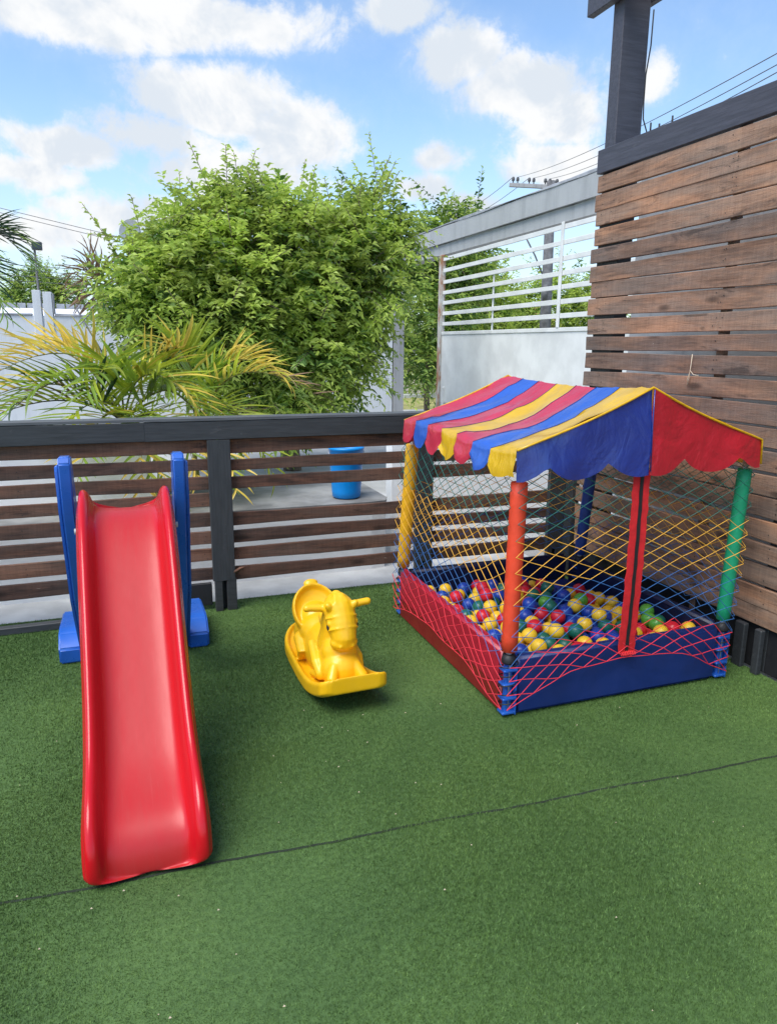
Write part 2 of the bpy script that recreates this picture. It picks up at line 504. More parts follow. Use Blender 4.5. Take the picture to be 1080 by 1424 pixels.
def tube_arrays(path, rad, sides=6, caps=True):
    path = [Vector(p) for p in path]
    n = len(path)
    rads = rad if isinstance(rad, (list, tuple)) else [rad]*n
    verts, faces = [], []
    prev = None
    for i, p in enumerate(path):
        d = (path[min(i+1, n-1)] - path[max(i-1, 0)])
        d = d.normalized() if d.length > 1e-9 else Vector((0, 0, 1))
        if prev is None:
            up = Vector((0, 0, 1)) if abs(d.z) < 0.9 else Vector((1, 0, 0))
            s = d.cross(up).normalized()
        else:
            s = (prev - d*prev.dot(d)).normalized()
        prev = s
        t2 = d.cross(s)
        for k in range(sides):
            a = 2*PI*k/sides
            verts.append(p + (s*math.cos(a) + t2*math.sin(a))*rads[i])
    for i in range(n-1):
        for k in range(sides):
            a, b = i*sides+k, i*sides+(k+1) % sides
            faces.append((a, b, b+sides, a+sides))
    if caps:
        faces.append(tuple(reversed(range(sides))))
        faces.append(tuple((n-1)*sides+k for k in range(sides)))
    return verts, faces


def tubes_mesh(name, paths, rad, mat, sides=6, smooth=True, caps=True):
    V_, F_ = [], []
    for i, p in enumerate(paths):
        rd = rad[i] if isinstance(rad, list) and isinstance(rad[0], (list, tuple)) else rad
        v_, f_ = tube_arrays(p, rd, sides, caps)
        o = len(V_)
        V_ += v_
        F_ += [tuple(o+q for q in ff) for ff in f_]
    return mesh_from(name, V_, F_, mat, None, smooth)


def tube(name, path, rad, mat, parent=None, sides=8):
    base = Vector(path[0])
    return link(name, tubes_mesh(name, [[Vector(p)-base for p in path]], rad, mat, sides), parent, base)


def sheet(name, pts, mat, z=0.0, kind='structure'):
    me = mesh_from(name, [(x, y, z) for x, y in pts], [tuple(range(len(pts)))], mat)
    return setp(link(name, me), kind=kind)


# ------------------------------------------------------------------ ground
sheet('ground', [(-800, -800), (800, -800), (800, 1500), (-800, 1500)], 'dirt', -0.03)
sheet('yard_floor', [(-12, 4.3), (4.6, 4.3), (4.6, 12.15), (-12, 12.15)], 'yard', -0.02)
sheet('street_pavement', [(4.75, 3), (40, 3), (40, 17.2), (4.75, 17.2)], 'asphalt', -0.02)
sheet('grass_verge', [(4.75, 17.2), (40, 17.2), (40, 21), (4.75, 21)], 'verge', -0.02)
kb = box('kerb', 4.75, 40, 21, 21.25, -0.03, 0.1, 'kerb', None, 0.01); setp(kb, kind='structure')

deck = box('turf_base', -3.2, 2.84, -1.5, 4.357, -0.06, 0.0, 'turf_base', None, 0)
setp(deck, kind='structure')


# artificial grass blades, two rolls that meet at an open seam
def seam_y(x):
    return 1.996 - 0.052*x + 0.004*np.sin(x*9) + 0.0015*np.sin(x*43)


def blades(n, x0, x1, y0, y1, hgt, wid):
    x = rng.uniform(x0, x1, n); y = rng.uniform(y0, y1, n)
    ds = y - seam_y(x)
    openw = 0.0036 + 0.0028*np.sin(x*5+1)+0.0022*np.sin(x*31)*np.sin(x*13)
    keep = np.abs(ds) > openw
    keep &= ~((x > 1.47) & (x < 2.58) & (y > 2.54) & (y < 3.74))
    keep &= ~((x > -0.1) & (x < 0.1) & (y > 2.05) & (y < 3.0) & (rng.random(n) < 0.6))
    x, y = x[keep], y[keep]; n = len(x)
    # tufts
    a = rng.uniform(0, 2*PI, n)
    lean = rng.uniform(0.1, 1.0, n)
    ta = 1.4*np.sin(x*3+np.cos(y*2)*2) + rng.normal(0, 1.7, n)
    h = hgt*rng.uniform(0.55, 1.15, n)
    dx, dy = np.cos(ta)*lean*h, np.sin(ta)*lean*h
    z0 = -0.001 + 0.0025*np.sin(x*3.1+1)*np.sin(y*2.7)
    w_ = wid*rng.uniform(0.7, 1.3, n)
    bx, by = np.cos(a)*w_/2, np.sin(a)*w_/2
    P = np.empty((n, 3, 3), np.float32)
    P[:, 0] = np.stack([x-bx, y-by, z0], 1)
    P[:, 1] = np.stack([x+bx, y+by, z0], 1)
    P[:, 2] = np.stack([x+dx, y+dy, np.maximum(z0+h*np.sqrt(np.clip(1-0.6*lean**2, .1, 1)), 0.003)], 1)
    return P.reshape(-1, 3)


parts_ = [blades(400000, -0.9, 1.4, 1.0, 2.6, 0.0095, 0.0023),
          blades(190000, 1.4, 2.84, 0.6, 2.6, 0.010, 0.0027),
          blades(230000, -1.45, 1.5, 2.6, 4.35, 0.0115, 0.0032),
          blades(60000, 1.5, 2.84, 2.6, 4.35, 0.012, 0.004),
          blades(60000, -3.0, -0.9, 0.5, 2.6, 0.012, 0.004),
          blades(40000, -3.0, -1.45, 2.6, 4.35, 0.012, 0.004)]
P = np.concatenate(parts_)
nt = len(P)//3
me = np_mesh('artificial_grass', P, np.arange(nt*3).reshape(-1, 3), ['turf_a', 'turf_b', 'turf_c'], rng.choice([0, 1, 2], nt, p=[.45, .42, .13]))
setp(link('artificial_grass', me), 'short green artificial grass covering the deck', 'artificial grass', kind='stuff')
xs = np.linspace(-3.1, 2.83, 120)
lo_ = [(x, seam_y(x)-0.005, 0.0015) for x in xs]; hi_ = [(x, seam_y(x)+0.005, 0.0015) for x in xs]
me = mesh_from('turf_seam', lo_+hi_, [(i, i+1, i+121, i+120) for i in range(119)], 'seam')
setp(link('turf_seam', me), kind='structure')
# loose bits lying on the turf
lv, lf = [], []
for i in range(90):
    x, y = rng.uniform(-1.2, 2.5), rng.uniform(1.1, 2.9)
    s = rng.uniform(0.0018, 0.004)
    o = len(lv)
    lv += [(x-s, y, .012), (x, y-s*.7, .0135), (x+s, y, .012), (x, y+s*.6, .015)]
    lf += [(o, o+1, o+2), (o, o+2, o+3)]
setp(link('debris', mesh_from('debris', lv, lf, 'twine')), 'tiny pale crumbs scattered over the green turf', 'debris', kind='stuff')

# ------------------------------------------------------------------ front railing (behind the slide)
rail = empty('railing', (0.5, 4.22, 0), 'low dark slatted wooden railing behind the slide and rocking toy', 'railing')
ZS = [(0.94, 1.024), (0.832, 0.902), (0.726, 0.802), (0.622, 0.70), (0.506, 0.586), (0.40, 0.474), (0.292, 0.368), (0.173, 0.253)]
for pi_, (xa, xb) in enumerate(((-2.6, 0.49), (0.50, 2.8))):
    for k, (za, zb) in enumerate(ZS):
        if pi_ == 1 and k == 3: continue
        me = plank_mesh('slat', xb-xa-0.006, zb-za-0.001, 0.018, 'rail_wood', 50+pi_*20+k, 0.004, 8)
        o = link('slat', me, rail, ((xa+xb)/2, 4.236+0.002*((k*7) % 3), (za+zb)/2 + (0.006 if pi_ == 0 else 0)))
        o.rotation_euler = (0, R(random.uniform(-.12, .12)), 0)
for xa, xb in ((-2.6, 0.10), (0.1005, 2.8)):
    me = plank_mesh('top_rail', xb-xa, 0.105, 0.03, 'black_wood', int(xa*10)+99, 0.0015, 8)
    link('top_rail', me, rail, ((xa+xb)/2, 4.204, 1.075))
    me = plank_mesh('cap_board', xb-xa, 0.02, 0.10, 'cap_wood', int(xa*10)+199, 0.001, 8)
    link('cap_board', me, rail, ((xa+xb)/2, 4.236, 1.139))
def fence_post(xa, xb):
    me = plank_mesh('post', 0.83, xb-xa, 0.034, 'black_wood', int(xa*31), 0.0008, 5)
    link('post', me, rail, ((xa+xb)/2, 4.188, 0.605), Matrix(((0, 0, 1), (0, 1, 0), (-1, 0, 0))).to_quaternion())
    mid = (xa+xb)/2
    for x0, x1 in ((xa+0.008, mid-0.012), (mid+0.012, xb+0.006)):
        box('post_foot', x0, x1, 4.172, 4.212, 0.0, 0.197, 'black_wood', rail, 0.003)
    box('post_core', xa+0.02, xb-0.01, 4.214, 4.224, 0.0, 0.9, 'black', rail, 0)
fence_post(0.431, 0.558)
for xa, xb in ((-1.62, -1.5), (1.70, 1.82), (2.68, 2.80)):
    fence_post(xa, xb)
box('corner_block', 2.803, 2.86, 4.09, 4.26, 0.0, 1.15, 'black_wood', rail)
box('base_board', 0.10, 0.425, 4.215, 4.24, 0.03, 0.168, 'black', rail)
tube('splinter', [(0.556, 4.17, 0.235), (0.585, 4.15, 0.262), (0.615, 4.145, 0.272)], [0.012, 0.009, 0.001], 'rail_wood', rail, 4)
me = plank_mesh('floor_batten', 2.6, 0.042, 0.05, 'black_wood', 5, 0.002, 8)
setp(link('floor_batten', me, None, (-1.32, 4.19, 0.022)), 'dark timber batten lying on the turf at the foot of the left railing', 'batten')

# ------------------------------------------------------------------ tall pallet fence on the right
tf = empty('plank_fence', (2.83, 3.0, 0), 'tall fence of weathered brown planks right of the ball pit', 'fence')
ROWS = [(2.483, 2.573), (2.381, 2.467), (2.279, 2.370), (2.168, 2.262), (2.064, 2.151), (1.948, 2.042), (1.847, 1.937), (1.744, 1.837), (1.633, 1.722), (1.536, 1.612), (1.429, 1.519), (1.317, 1.406), (1.203, 1.298),
        (1.095, 1.186), (0.985, 1.075), (0.876, 0.968), (0.768, 0.858), (0.66, 0.75), (0.55, 0.64), (0.44, 0.53), (0.335, 0.425), (0.235, 0.322)]
for k, (za, zb) in enumerate(ROWS):
    za, zb = za-0.0025, zb+0.0025
    ye = 4.085 + random.uniform(-0.014, 0.016)
    ys = 0.2
    me = plank_mesh('plank', ye-ys, zb-za, 0.022, 'fence_wood', 300+k, 0.004, 9)
    o = link('plank', me, tf, (2.842+random.uniform(-.003, .003), (ye+ys)/2, (za+zb)/2), (R(0), R(random.uniform(-.28, .28)), R(90)))
me = plank_mesh('cap_beam', 4.2, 0.135, 0.04, 'post_wood', 7, 0.001, 8)
link('cap_beam', me, tf, (2.842, 1.98, 2.648), (0, 0, R(90)))
for y, wd in ((3.965, 0.2), (2.98, 0.045), (2.50, 0.06), (1.2, 0.06)):
    box('upright', 2.860, 2.90+(0.06 if wd > .1 else 0), y-wd/2, y+wd/2, 0.0, 2.70, 'black_wood' if wd != 0.045 else 'fence_wood', tf)
box('skirt_board', 2.862, 2.88, 0.3, 4.1, 0.0, 0.235, 'black', tf)
box('foot_block', 2.80, 2.83, 2.56, 2.62, 0.0, 0.23, 'black_wood', tf)
box('foot_block', 2.80, 2.83, 2.46, 2.50, 0.0, 0.23, 'black_wood', tf)
for y, h in ((3.652, 0.055), (3.58, 0.032), (3.478, 0.045)):
    tube('bolt', [(2.855, y, 2.70), (2.855, y, 2.712+h)], 0.005, 'black', tf, 6)
nv_, nf_ = [], []
def nail(c, ax, r_=0.0035):
    o = len(nv_)
    for k in range(6):
        a = k*PI/3
        nv_.append((c[0]+(-0.0012 if ax == 0 else r_*math.cos(a)), c[1]+(r_*math.cos(a) if ax == 0 else -0.0012), c[2]+r_*math.sin(a)))
    nv_.append((c[0]-(0.002 if ax == 0 else 0), c[1]-(0.002 if ax == 1 else 0), c[2]))
    for k in range(6): nf_.append((o+k, o+(k+1) % 6, o+6))
for za, zb in ROWS:
    for y in (4.03, 3.90, 2.99, 2.97, 2.51):
        for q in (0.25, 0.75):
            if random.random() < 0.85:
                nail((2.8292, y+random.uniform(-.02, .02)-0, za+(zb-za)*(q+random.uniform(-.1, .1))), 0)
o = link('nail_heads', mesh_from('nail_heads', nv_, nf_, 'black'), tf, (0, 0, 0)); o['kind'] = 'stuff'
nv_, nf_ = [], []
for pi_, (xa, xb) in enumerate(((-2.6, 0.49), (0.50, 2.8))):
    for k, (za, zb) in enumerate(ZS):
        if pi_ == 1 and k == 3: continue
        for x in ((-1.58, -0.55, 0.40) if pi_ == 0 else (0.60, 1.60, 2.6)):
            for q in (0.3, 0.7): nail((x+random.uniform(-.01, .01), 4.2255, za+(zb-za)*q), 1, 0.003)
o = link('nail_heads', mesh_from('nail_heads', nv_, nf_, 'black'), rail, (0, 0, 0)); o['kind'] = 'stuff'
# pergola post with twin rafters
pg = empty('pergola_post', (2.93, 4.03, 0), 'tall dark post with twin rafters at the far end of the plank fence', 'post')
box('post', 2.866, 3.05, 3.985, 4.085, 2.0, 3.75, 'post_wood', pg)
box('rafter', 2.812, 2.862, -0.5, 4.28, 3.505, 3.66, 'post_wood', pg)
box('rafter', 3.055, 3.10, -0.5, 4.08, 3.515, 3.66, 'post_wood', pg)
tube('cable', [(3.06, 3.97, 3.47), (3.055, 3.965, 3.28), (3.035, 3.965, 3.12), (3.032, 3.96, 2.98), (3.03, 3.95, 2.88), (3.05, 3.93, 2.80), (3.09, 3.92, 2.70)], 0.004, 'black', pg, 6)
tw = tube('twine', [(2.82, 3.12, 1.52), (2.816, 3.118, 1.47), (2.81, 3.114, 1.43), (2.812, 3.13, 1.39), (2.818, 3.135, 1.362), (2.814, 3.12, 1.40), (2.81, 3.112, 1.435), (2.812, 3.09, 1.415), (2.818, 3.06, 1.412)], 0.0022, 'twine', None, 5)
setp(tw, 'knotted pale twine hanging from a plank of the tall fence', 'twine')

# ------------------------------------------------------------------ masonry beyond the railing
sl = empty('raised_platform', (0, 5, 0), 'white sided cement platform behind the railing with the bucket on it', 'platform')
bm = bmesh.new()
pts = [(-4.2, 4.73), (1.60, 4.73), (1.70, 4.75), (1.745, 4.85), (1.745, 5.6), (-4.2, 5.6)]
lo = [bm.verts.new((x, y-5, -0.03)) for x, y in pts]; hi = [bm.verts.new((x, y-5, 0.455)) for x, y in pts]
for i in range(6): bm.faces.new((lo[i], lo[(i+1) % 6], hi[(i+1) % 6], hi[i]))
bm.faces.new(hi)
me = bpy.data.meshes.new('side_wall'); bm.to_mesh(me); bm.free(); me.materials.append(M['white_wall'])
link('side_wall', me, sl, (0, 5, 0))
bm = bmesh.new()
lo = [bm.verts.new((x*1.004, y-5, 0.456)) for x, y in pts]; hi = [bm.verts.new((x*1.004, y-5, 0.48)) for x, y in pts]
for i in range(6): bm.faces.new((lo[i], lo[(i+1) % 6], hi[(i+1) % 6], hi[i]))
bm.faces.new(hi); bm.faces.new(list(reversed(lo)))
me = bpy.data.meshes.new('cement_top'); bm.to_mesh(me); bm.free(); me.materials.append(M['slab_top'])
link('cement_top', me, sl, (0, 5, 0))
pl = empty('planter', (-1.8, 5.3, 0.48), 'white masonry planter that holds the palms behind the slide', 'planter')
box('planter_wall', -4.2, 0.15, 5.02, 5.14, 0.481, 0.94, 'white_wall', pl)
box('planter_wall', 0.03, 0.15, 5.143, 5.9, 0.481, 0.94, 'white_wall', pl)
box('planter_soil', -4.2, 0.028, 5.143, 5.9, 0.481, 0.88, 'soil', pl)
lw = box('low_wall', 1.84, 3.5, 5.0, 5.12, -0.03, 0.98, 'white_wall'); setp(lw, 'low white wall behind the railing right of the blue bucket', 'wall')
setp(sheet('white_ledge', [(-4.2, 4.357), (2.84, 4.357), (2.84, 4.9), (-4.2, 4.9)], 'ledge', -0.012), kind='structure')
# bucket
prof = [(0.0, 0.0), (0.085, 0.0), (0.10, 0.012), (0.104, 0.05), (0.114, 0.20), (0.122, 0.345), (0.128, 0.350), (0.128, 0.368), (0.118, 0.368), (0.11, 0.19), (0.09, 0.03), (0, 0.02)]
nS = 32
vs, fs = [], []
for k in range(nS):
    a = 2*PI*k/nS
    for r_, z_ in prof: vs.append((r_*math.cos(a), r_*math.sin(a), z_))
for k in range(nS):
    for j in range(len(prof)-1):
        a = k*len(prof)+j; b = ((k+1) % nS)*len(prof)+j
        fs.append((a, b, b+1, a+1))
bk = empty('bucket', (1.47, 4.93, 0.482), 'bright blue plastic bucket standing on the cement platform', 'bucket')
link('body', mesh_from('body', vs, fs, 'bucket', None, True), bk, (1.47, 4.93, 0.482))
hp = [(1.47+0.13*math.cos(a), 4.93-0.055*math.sin(a), 0.482+0.335-0.10*math.sin(a)) for a in np.linspace(0, PI, 14)]
tube('handle', hp, 0.003, 'steel', bk, 6)

# back boundary wall and its stub pillar
bw = empty('boundary_wall', (-2, 12.2, 0), 'long grey white boundary wall behind the palms with a dark coping', 'wall')
box('wall', -14, 4.49, 12.2, 12.35, -0.03, 1.94, 'grey_wall', bw)
def cope(xa, xb):
    me = plank_mesh('coping', xb-xa, 0.022, 0.19, 'parapet', int(xa*10), 0.006, 16)
    link('coping', me, bw, ((xa+xb)/2, 12.275, 1.954))
cope(-14, -1.17); cope(-0.86, 4.48)
box('pillar', -1.14, -1.03, 12.17, 12.36, 1.5, 2.30, 'grey_wall', bw)
box('pillar', -1.0, -0.88, 12.17, 12.36, 1.5, 2.28, 'grey_wall', bw)
box('pillar_side', -0.878, -0.855, 12.18, 12.36, 1.97, 2.26, 'concrete', bw)
# flood lamp
fl = empty('flood_lamp', (-1.15, 13.94, 0), 'small flood lamp on a thin pole behind the stub pillar', 'lamp')
tube('pole', [(-1.20, 13.948, 0), (-1.20, 13.948, 3.04)], 0.018, 'pole', fl, 8)
box('lamp_head', -1.24, -1.08, 13.90, 13.98, 3.045, 3.175, 'pole', fl, 0.008)
box('lamp_glass', -1.225, -1.095, 13.892, 13.898, 3.06, 3.16, 'glass', fl, 0.001)
# thin aerial rod leaning
ro = tube('aerial_rod', [(-0.55, 12.05, 2.05), (-0.40, 11.9, 1.75), (-0.20, 11.8, 1.35)], 0.012, 'pole', None, 6)
setp(ro, 'thin dark rod leaning against the boundary wall', 'rod')

# street gate: pillar, beam, lattice gate
gp = box('gate_pillar', 4.51, 4.70, 12.19, 12.40, -0.03, 2.86, 'concrete'); setp(gp, 'grey concrete pillar at the far end of the gate beam', 'pillar')
gb = empty('gate_beam', (4.6, 9, 2.8), 'long pale concrete beam spanning above the street gate', 'beam')
def rough_beam(name, z0, z1, x0, x1, y0, y1, seed, topmat='parapet'):
    rd = random.Random(seed)
    n = 26
    vs, fs = [], []
    for i in range(n+1):
        y = y0+(y1-y0)*i/n
        j = rd.uniform(-.008, .008)
        for x, z in ((x0, z0), (x1, z0), (x1, z1+j), (x0, z1+j)): vs.append((x-4.6, y-9, z-2.8))
    for i in range(n):
        for k in range(4):
            a, b = i*4+k, i*4+(k+1) % 4
            fs.append((a, a+4, b+4, b))
    fs.append((0, 1, 2, 3)); fs.append((n*4+3, n*4+2, n*4+1, n*4))
    me = mesh_from(name, vs, fs, 'beam_concrete')
    bm = bmesh.new(); bm.from_mesh(me); bmesh.ops.recalc_face_normals(bm, faces=bm.faces); bm.to_mesh(me); bm.free()
    return link(name, me, gb, (4.6, 9, 2.8))
rough_beam('fascia', 3.02, 3.245, 4.56, 4.72, 4.2, 12.45, 3)
rough_beam('lintel', 2.865, 3.015, 4.60, 4.80, 4.2, 12.4, 4)
me = plank_mesh('coping', 8.3, 0.022, 0.2, 'parapet', 77, 0.007, 26)
link('coping', me, gb, (4.65, 8.33, 3.262), (0, 0, R(90)))

gt = empty('street_gate', (4.6, 8, 0), 'grey white metal gate of horizontal bars over a solid panel', 'gate')
mt, t = newmat('rusty gate post')
v = tc(t)
finish(t, t.mix(t.smooth(t.noise(t.scale(v, (6, 6, 1.5)), 2.5, 6, 0.65), 0.42, 0.6), (0.50, 0.50, 0.47), (0.33, 0.15, 0.07)), 0.7)
M['rusty'] = mt
box('gate_post', 4.55, 4.62, 10.31, 10.41, 0.15, 2.86, 'rusty', gt)
box('gate_post', 4.55, 4.62, 4.3, 4.4, 0.15, 2.86, 'gate_metal', gt)
box('gate_upright', 4.555, 4.575, 7.13, 7.175, 1.76, 2.86, 'gate_metal', gt)
box('gate_upright', 4.60, 4.615, 8.75, 8.78, 1.76, 2.45, 'gate_metal', gt)
for zc in (2.81, 2.65, 2.485, 2.335, 2.19, 2.035, 1.885):
    me = plank_mesh('bar', 5.9, 0.052, 0.02, 'gate_metal', int(zc*100), 0.002, 6)
    link('bar', me, gt, (4.588, 7.355, zc), (0, R(0.25), R(90)))
box('panel_rail', 4.565, 4.60, 4.41, 10.30, 1.715, 1.76, 'gate_metal', gt)
box('panel', 4.577, 4.592, 4.41, 10.30, 0.72, 1.713, 'gate_metal', gt, 0.002)
box('panel_foot', 4.57, 4.60, 4.41, 10.30, 0.66, 0.715, 'parapet', gt)
box('gate_latch', 4.54, 4.60, 10.15, 10.19, 0.62, 0.95, 'gate_metal', gt)
hw = box('side_wall', 3.6, 3.75, -1.0, 4.66, -0.03, 2.9, 'concrete'); setp(hw, 'pale grey masonry wall seen through gaps of the plank fence', 'wall')  # darker concrete colour stands in for the shade behind the fence

# ------------------------------------------------------------------ leaves
def leaf_mesh(name, pos, dirs, lens, wids, mats, midx, droop=0.35):
    """pos, dirs (N,3); each leaf: 2 folded quads"""
    n = len(pos)
    d = dirs/np.linalg.norm(dirs, axis=1, keepdims=True)
    up = rng.normal(0, 0.5, (n, 3)); up[:, 2] += 1.0
    s = np.cross(d, up); s /= np.linalg.norm(s, axis=1, keepdims=True)+1e-9
    nn = np.cross(s, d)
    L = lens[:, None]; W = wids[:, None]
    mid = pos + d*L*0.45
    tip = pos + d*L - np.array([0, 0, 1.0])*L*droop*rng.uniform(0.2, 1.0, (n, 1))
    a = mid + s*W/2 + nn*W*0.18
    b = mid - s*W/2 + nn*W*0.18
    Vv = np.stack([pos, a, tip, b], 1).reshape(-1, 3)
    base = np.arange(n)[:, None]*4
    T = np.concatenate([base+np.array([[0, 1, 2]]), base+np.array([[0, 2, 3]])], 1).reshape(-1, 3)
    return np_mesh(name, Vv, T, mats, np.repeat(midx, 2))


def crown_leaves(ells, nspr, per, leaf, wid, light=0.25, long_frac=0.06, updir=0.35, shell=0.55):
    """sprigs that grow outwards from points in a union of ellipsoids"""
    ells = [(np.array(c, float), np.array(r_, float)) for c, r_ in ells]
    vol = np.array([r_.prod()**(2/3) for c, r_ in ells]); vol /= vol.sum()
    P_, D_, L_, K_ = [], [], [], []
    twigs = []
    for i in range(nspr):
        c, r_ = ells[rng.choice(len(ells), p=vol)]
        dd = rng.normal(0, 1, 3); dd /= np.linalg.norm(dd)
        rad = shell + (1-shell)*rng.random()**0.6
        lump = 0.84+0.42*noise.noise(Vector(dd*2.9)+Vector(c))
        p = c + dd*r_*rad*lump
        outd = dd/r_; outd /= np.linalg.norm(outd)
        g = outd*0.8 + rng.normal(0, 0.45, 3) + np.array([0, 0, updir])
        g /= np.linalg.norm(g)
        longs = rng.random() < long_frac and dd[2] > -0.2
        ln = leaf*(rng.uniform(6, 9) if longs else rng.uniform(2.5, 5))
        n_ = int(per*(2.4 if longs else 1))
        tt = np.linspace(0.1, 1, n_)
        bend = np.array([0, 0, -0.35 if not longs else -0.1])
        pts = p + np.outer(tt*ln, g) + np.outer(tt**2*ln, bend)
        side = np.cross(g, [0, 0, 1.0]); side /= np.linalg.norm(side)+1e-9
        sgn = np.where(np.arange(n_) % 2 == 0, 1, -1)[:, None]
        ld = g[None]*0.55 + side[None]*sgn*0.9 + rng.normal(0, 0.35, (n_, 3)) + np.array([0, 0, -0.15])
        P_.append(pts); D_.append(ld); L_.append(leaf*rng.uniform(0.7, 1.15, n_)*(1-0.3*(tt > .85)))
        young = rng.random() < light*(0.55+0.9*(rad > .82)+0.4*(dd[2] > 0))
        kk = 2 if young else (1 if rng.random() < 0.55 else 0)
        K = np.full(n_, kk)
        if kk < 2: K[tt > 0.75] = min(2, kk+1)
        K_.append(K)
        if longs or i % 7 == 0: twigs.append([tuple(p), tuple(p+g*ln*0.5+bend*ln*.25), tuple(p+g*ln+bend*ln)])
    pos = np.concatenate(P_); L = np.concatenate(L_)
    return pos, np.concatenate(D_), L, L*wid*rng.uniform(0.8, 1.2, len(L)), np.concatenate(K_), twigs


def make_tree(name, label, cat, base, trunks, ells, nspr, per, leaf, wid=0.42, group=None, mats=('leaf_dark', 'leaf_mid', 'leaf_light'), **kw):
    root = empty(name, base, label, cat, group)
    B = Vector(base)
    for j, tr in enumerate(trunks):
        path, r0_, r1_ = tr
        rads = [r0_+(r1_-r0_)*i/(len(path)-1) for i in range(len(path))]
        tube('trunk' if j == 0 else 'limb', path, rads, 'bark', root, 9)
    pos, dr, L, W, K, twigs = crown_leaves(ells, nspr, per, leaf, wid, **kw)
    me = leaf_mesh('crown', pos-np.array(base), dr, L, W, list(mats), K)
    o = link('crown', me, root, base); o['kind'] = 'stuff'
    me = tubes_mesh('twigs', [[Vector(q)-B for q in tw_] for tw_ in twigs], 0.004, 'bark', 3)
    o = link('twigs', me, root, base); o['kind'] = 'stuff'
    return root


tb = (2.0, 9.1, -0.03)
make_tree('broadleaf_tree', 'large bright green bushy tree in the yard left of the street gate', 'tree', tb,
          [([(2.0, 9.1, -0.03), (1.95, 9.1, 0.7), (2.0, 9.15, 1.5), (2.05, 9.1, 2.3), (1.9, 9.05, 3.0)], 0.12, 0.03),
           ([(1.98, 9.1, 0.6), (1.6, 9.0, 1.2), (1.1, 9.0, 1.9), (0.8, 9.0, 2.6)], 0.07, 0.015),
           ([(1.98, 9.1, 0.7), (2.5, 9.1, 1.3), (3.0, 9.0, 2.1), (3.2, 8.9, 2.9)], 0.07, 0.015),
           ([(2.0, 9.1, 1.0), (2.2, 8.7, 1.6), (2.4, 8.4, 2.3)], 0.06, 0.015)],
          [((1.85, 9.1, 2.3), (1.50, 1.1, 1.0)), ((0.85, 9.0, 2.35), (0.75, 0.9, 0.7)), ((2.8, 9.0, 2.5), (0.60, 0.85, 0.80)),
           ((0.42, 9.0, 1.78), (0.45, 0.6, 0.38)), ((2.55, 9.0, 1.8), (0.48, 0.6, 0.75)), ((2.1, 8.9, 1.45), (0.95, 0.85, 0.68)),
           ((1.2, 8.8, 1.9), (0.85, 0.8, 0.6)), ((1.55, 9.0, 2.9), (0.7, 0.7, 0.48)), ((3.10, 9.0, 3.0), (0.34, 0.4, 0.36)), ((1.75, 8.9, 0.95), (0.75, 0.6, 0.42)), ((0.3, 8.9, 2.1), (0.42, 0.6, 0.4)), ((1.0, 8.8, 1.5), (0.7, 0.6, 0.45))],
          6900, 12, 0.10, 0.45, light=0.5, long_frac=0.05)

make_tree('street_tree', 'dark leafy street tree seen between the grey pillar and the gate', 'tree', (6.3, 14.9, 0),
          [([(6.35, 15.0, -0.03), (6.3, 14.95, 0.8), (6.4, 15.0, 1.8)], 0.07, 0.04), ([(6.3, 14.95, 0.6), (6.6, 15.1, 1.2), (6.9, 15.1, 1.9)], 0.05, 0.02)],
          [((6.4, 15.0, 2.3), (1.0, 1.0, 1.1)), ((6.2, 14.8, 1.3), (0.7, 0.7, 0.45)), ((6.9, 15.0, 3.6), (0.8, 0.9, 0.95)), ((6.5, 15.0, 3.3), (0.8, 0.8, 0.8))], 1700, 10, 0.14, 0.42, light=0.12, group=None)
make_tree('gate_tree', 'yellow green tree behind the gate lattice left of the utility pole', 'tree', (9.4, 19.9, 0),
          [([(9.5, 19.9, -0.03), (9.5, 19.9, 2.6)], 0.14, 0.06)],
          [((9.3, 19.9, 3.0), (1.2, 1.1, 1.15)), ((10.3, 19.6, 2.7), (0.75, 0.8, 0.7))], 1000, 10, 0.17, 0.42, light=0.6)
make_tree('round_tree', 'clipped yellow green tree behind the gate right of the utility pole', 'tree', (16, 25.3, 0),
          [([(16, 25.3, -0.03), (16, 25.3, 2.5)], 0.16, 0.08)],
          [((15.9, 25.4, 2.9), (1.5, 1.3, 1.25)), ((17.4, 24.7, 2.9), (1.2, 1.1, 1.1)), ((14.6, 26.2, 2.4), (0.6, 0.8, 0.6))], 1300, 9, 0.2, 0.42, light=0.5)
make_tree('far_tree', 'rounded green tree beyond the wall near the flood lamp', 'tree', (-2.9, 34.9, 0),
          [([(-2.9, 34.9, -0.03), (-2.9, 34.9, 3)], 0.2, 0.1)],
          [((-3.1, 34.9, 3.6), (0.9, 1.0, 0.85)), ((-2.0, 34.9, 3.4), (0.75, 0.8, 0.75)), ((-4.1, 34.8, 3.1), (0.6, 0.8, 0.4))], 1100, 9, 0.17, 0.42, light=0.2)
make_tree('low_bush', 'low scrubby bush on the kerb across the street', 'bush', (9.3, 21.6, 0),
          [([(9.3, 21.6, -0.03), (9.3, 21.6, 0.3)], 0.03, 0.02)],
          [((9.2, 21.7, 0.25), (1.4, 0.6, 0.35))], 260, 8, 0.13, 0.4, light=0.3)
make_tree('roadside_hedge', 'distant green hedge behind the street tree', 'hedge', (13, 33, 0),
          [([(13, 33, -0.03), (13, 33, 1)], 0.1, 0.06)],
          [((11, 34, 1.6), (4.0, 1.5, 1.9)), ((17, 33, 1.4), (4, 1.5, 1.6)), ((23, 31, 1.3), (4, 1.5, 1.6))], 1500, 8, 0.3, 0.45, light=0.3)

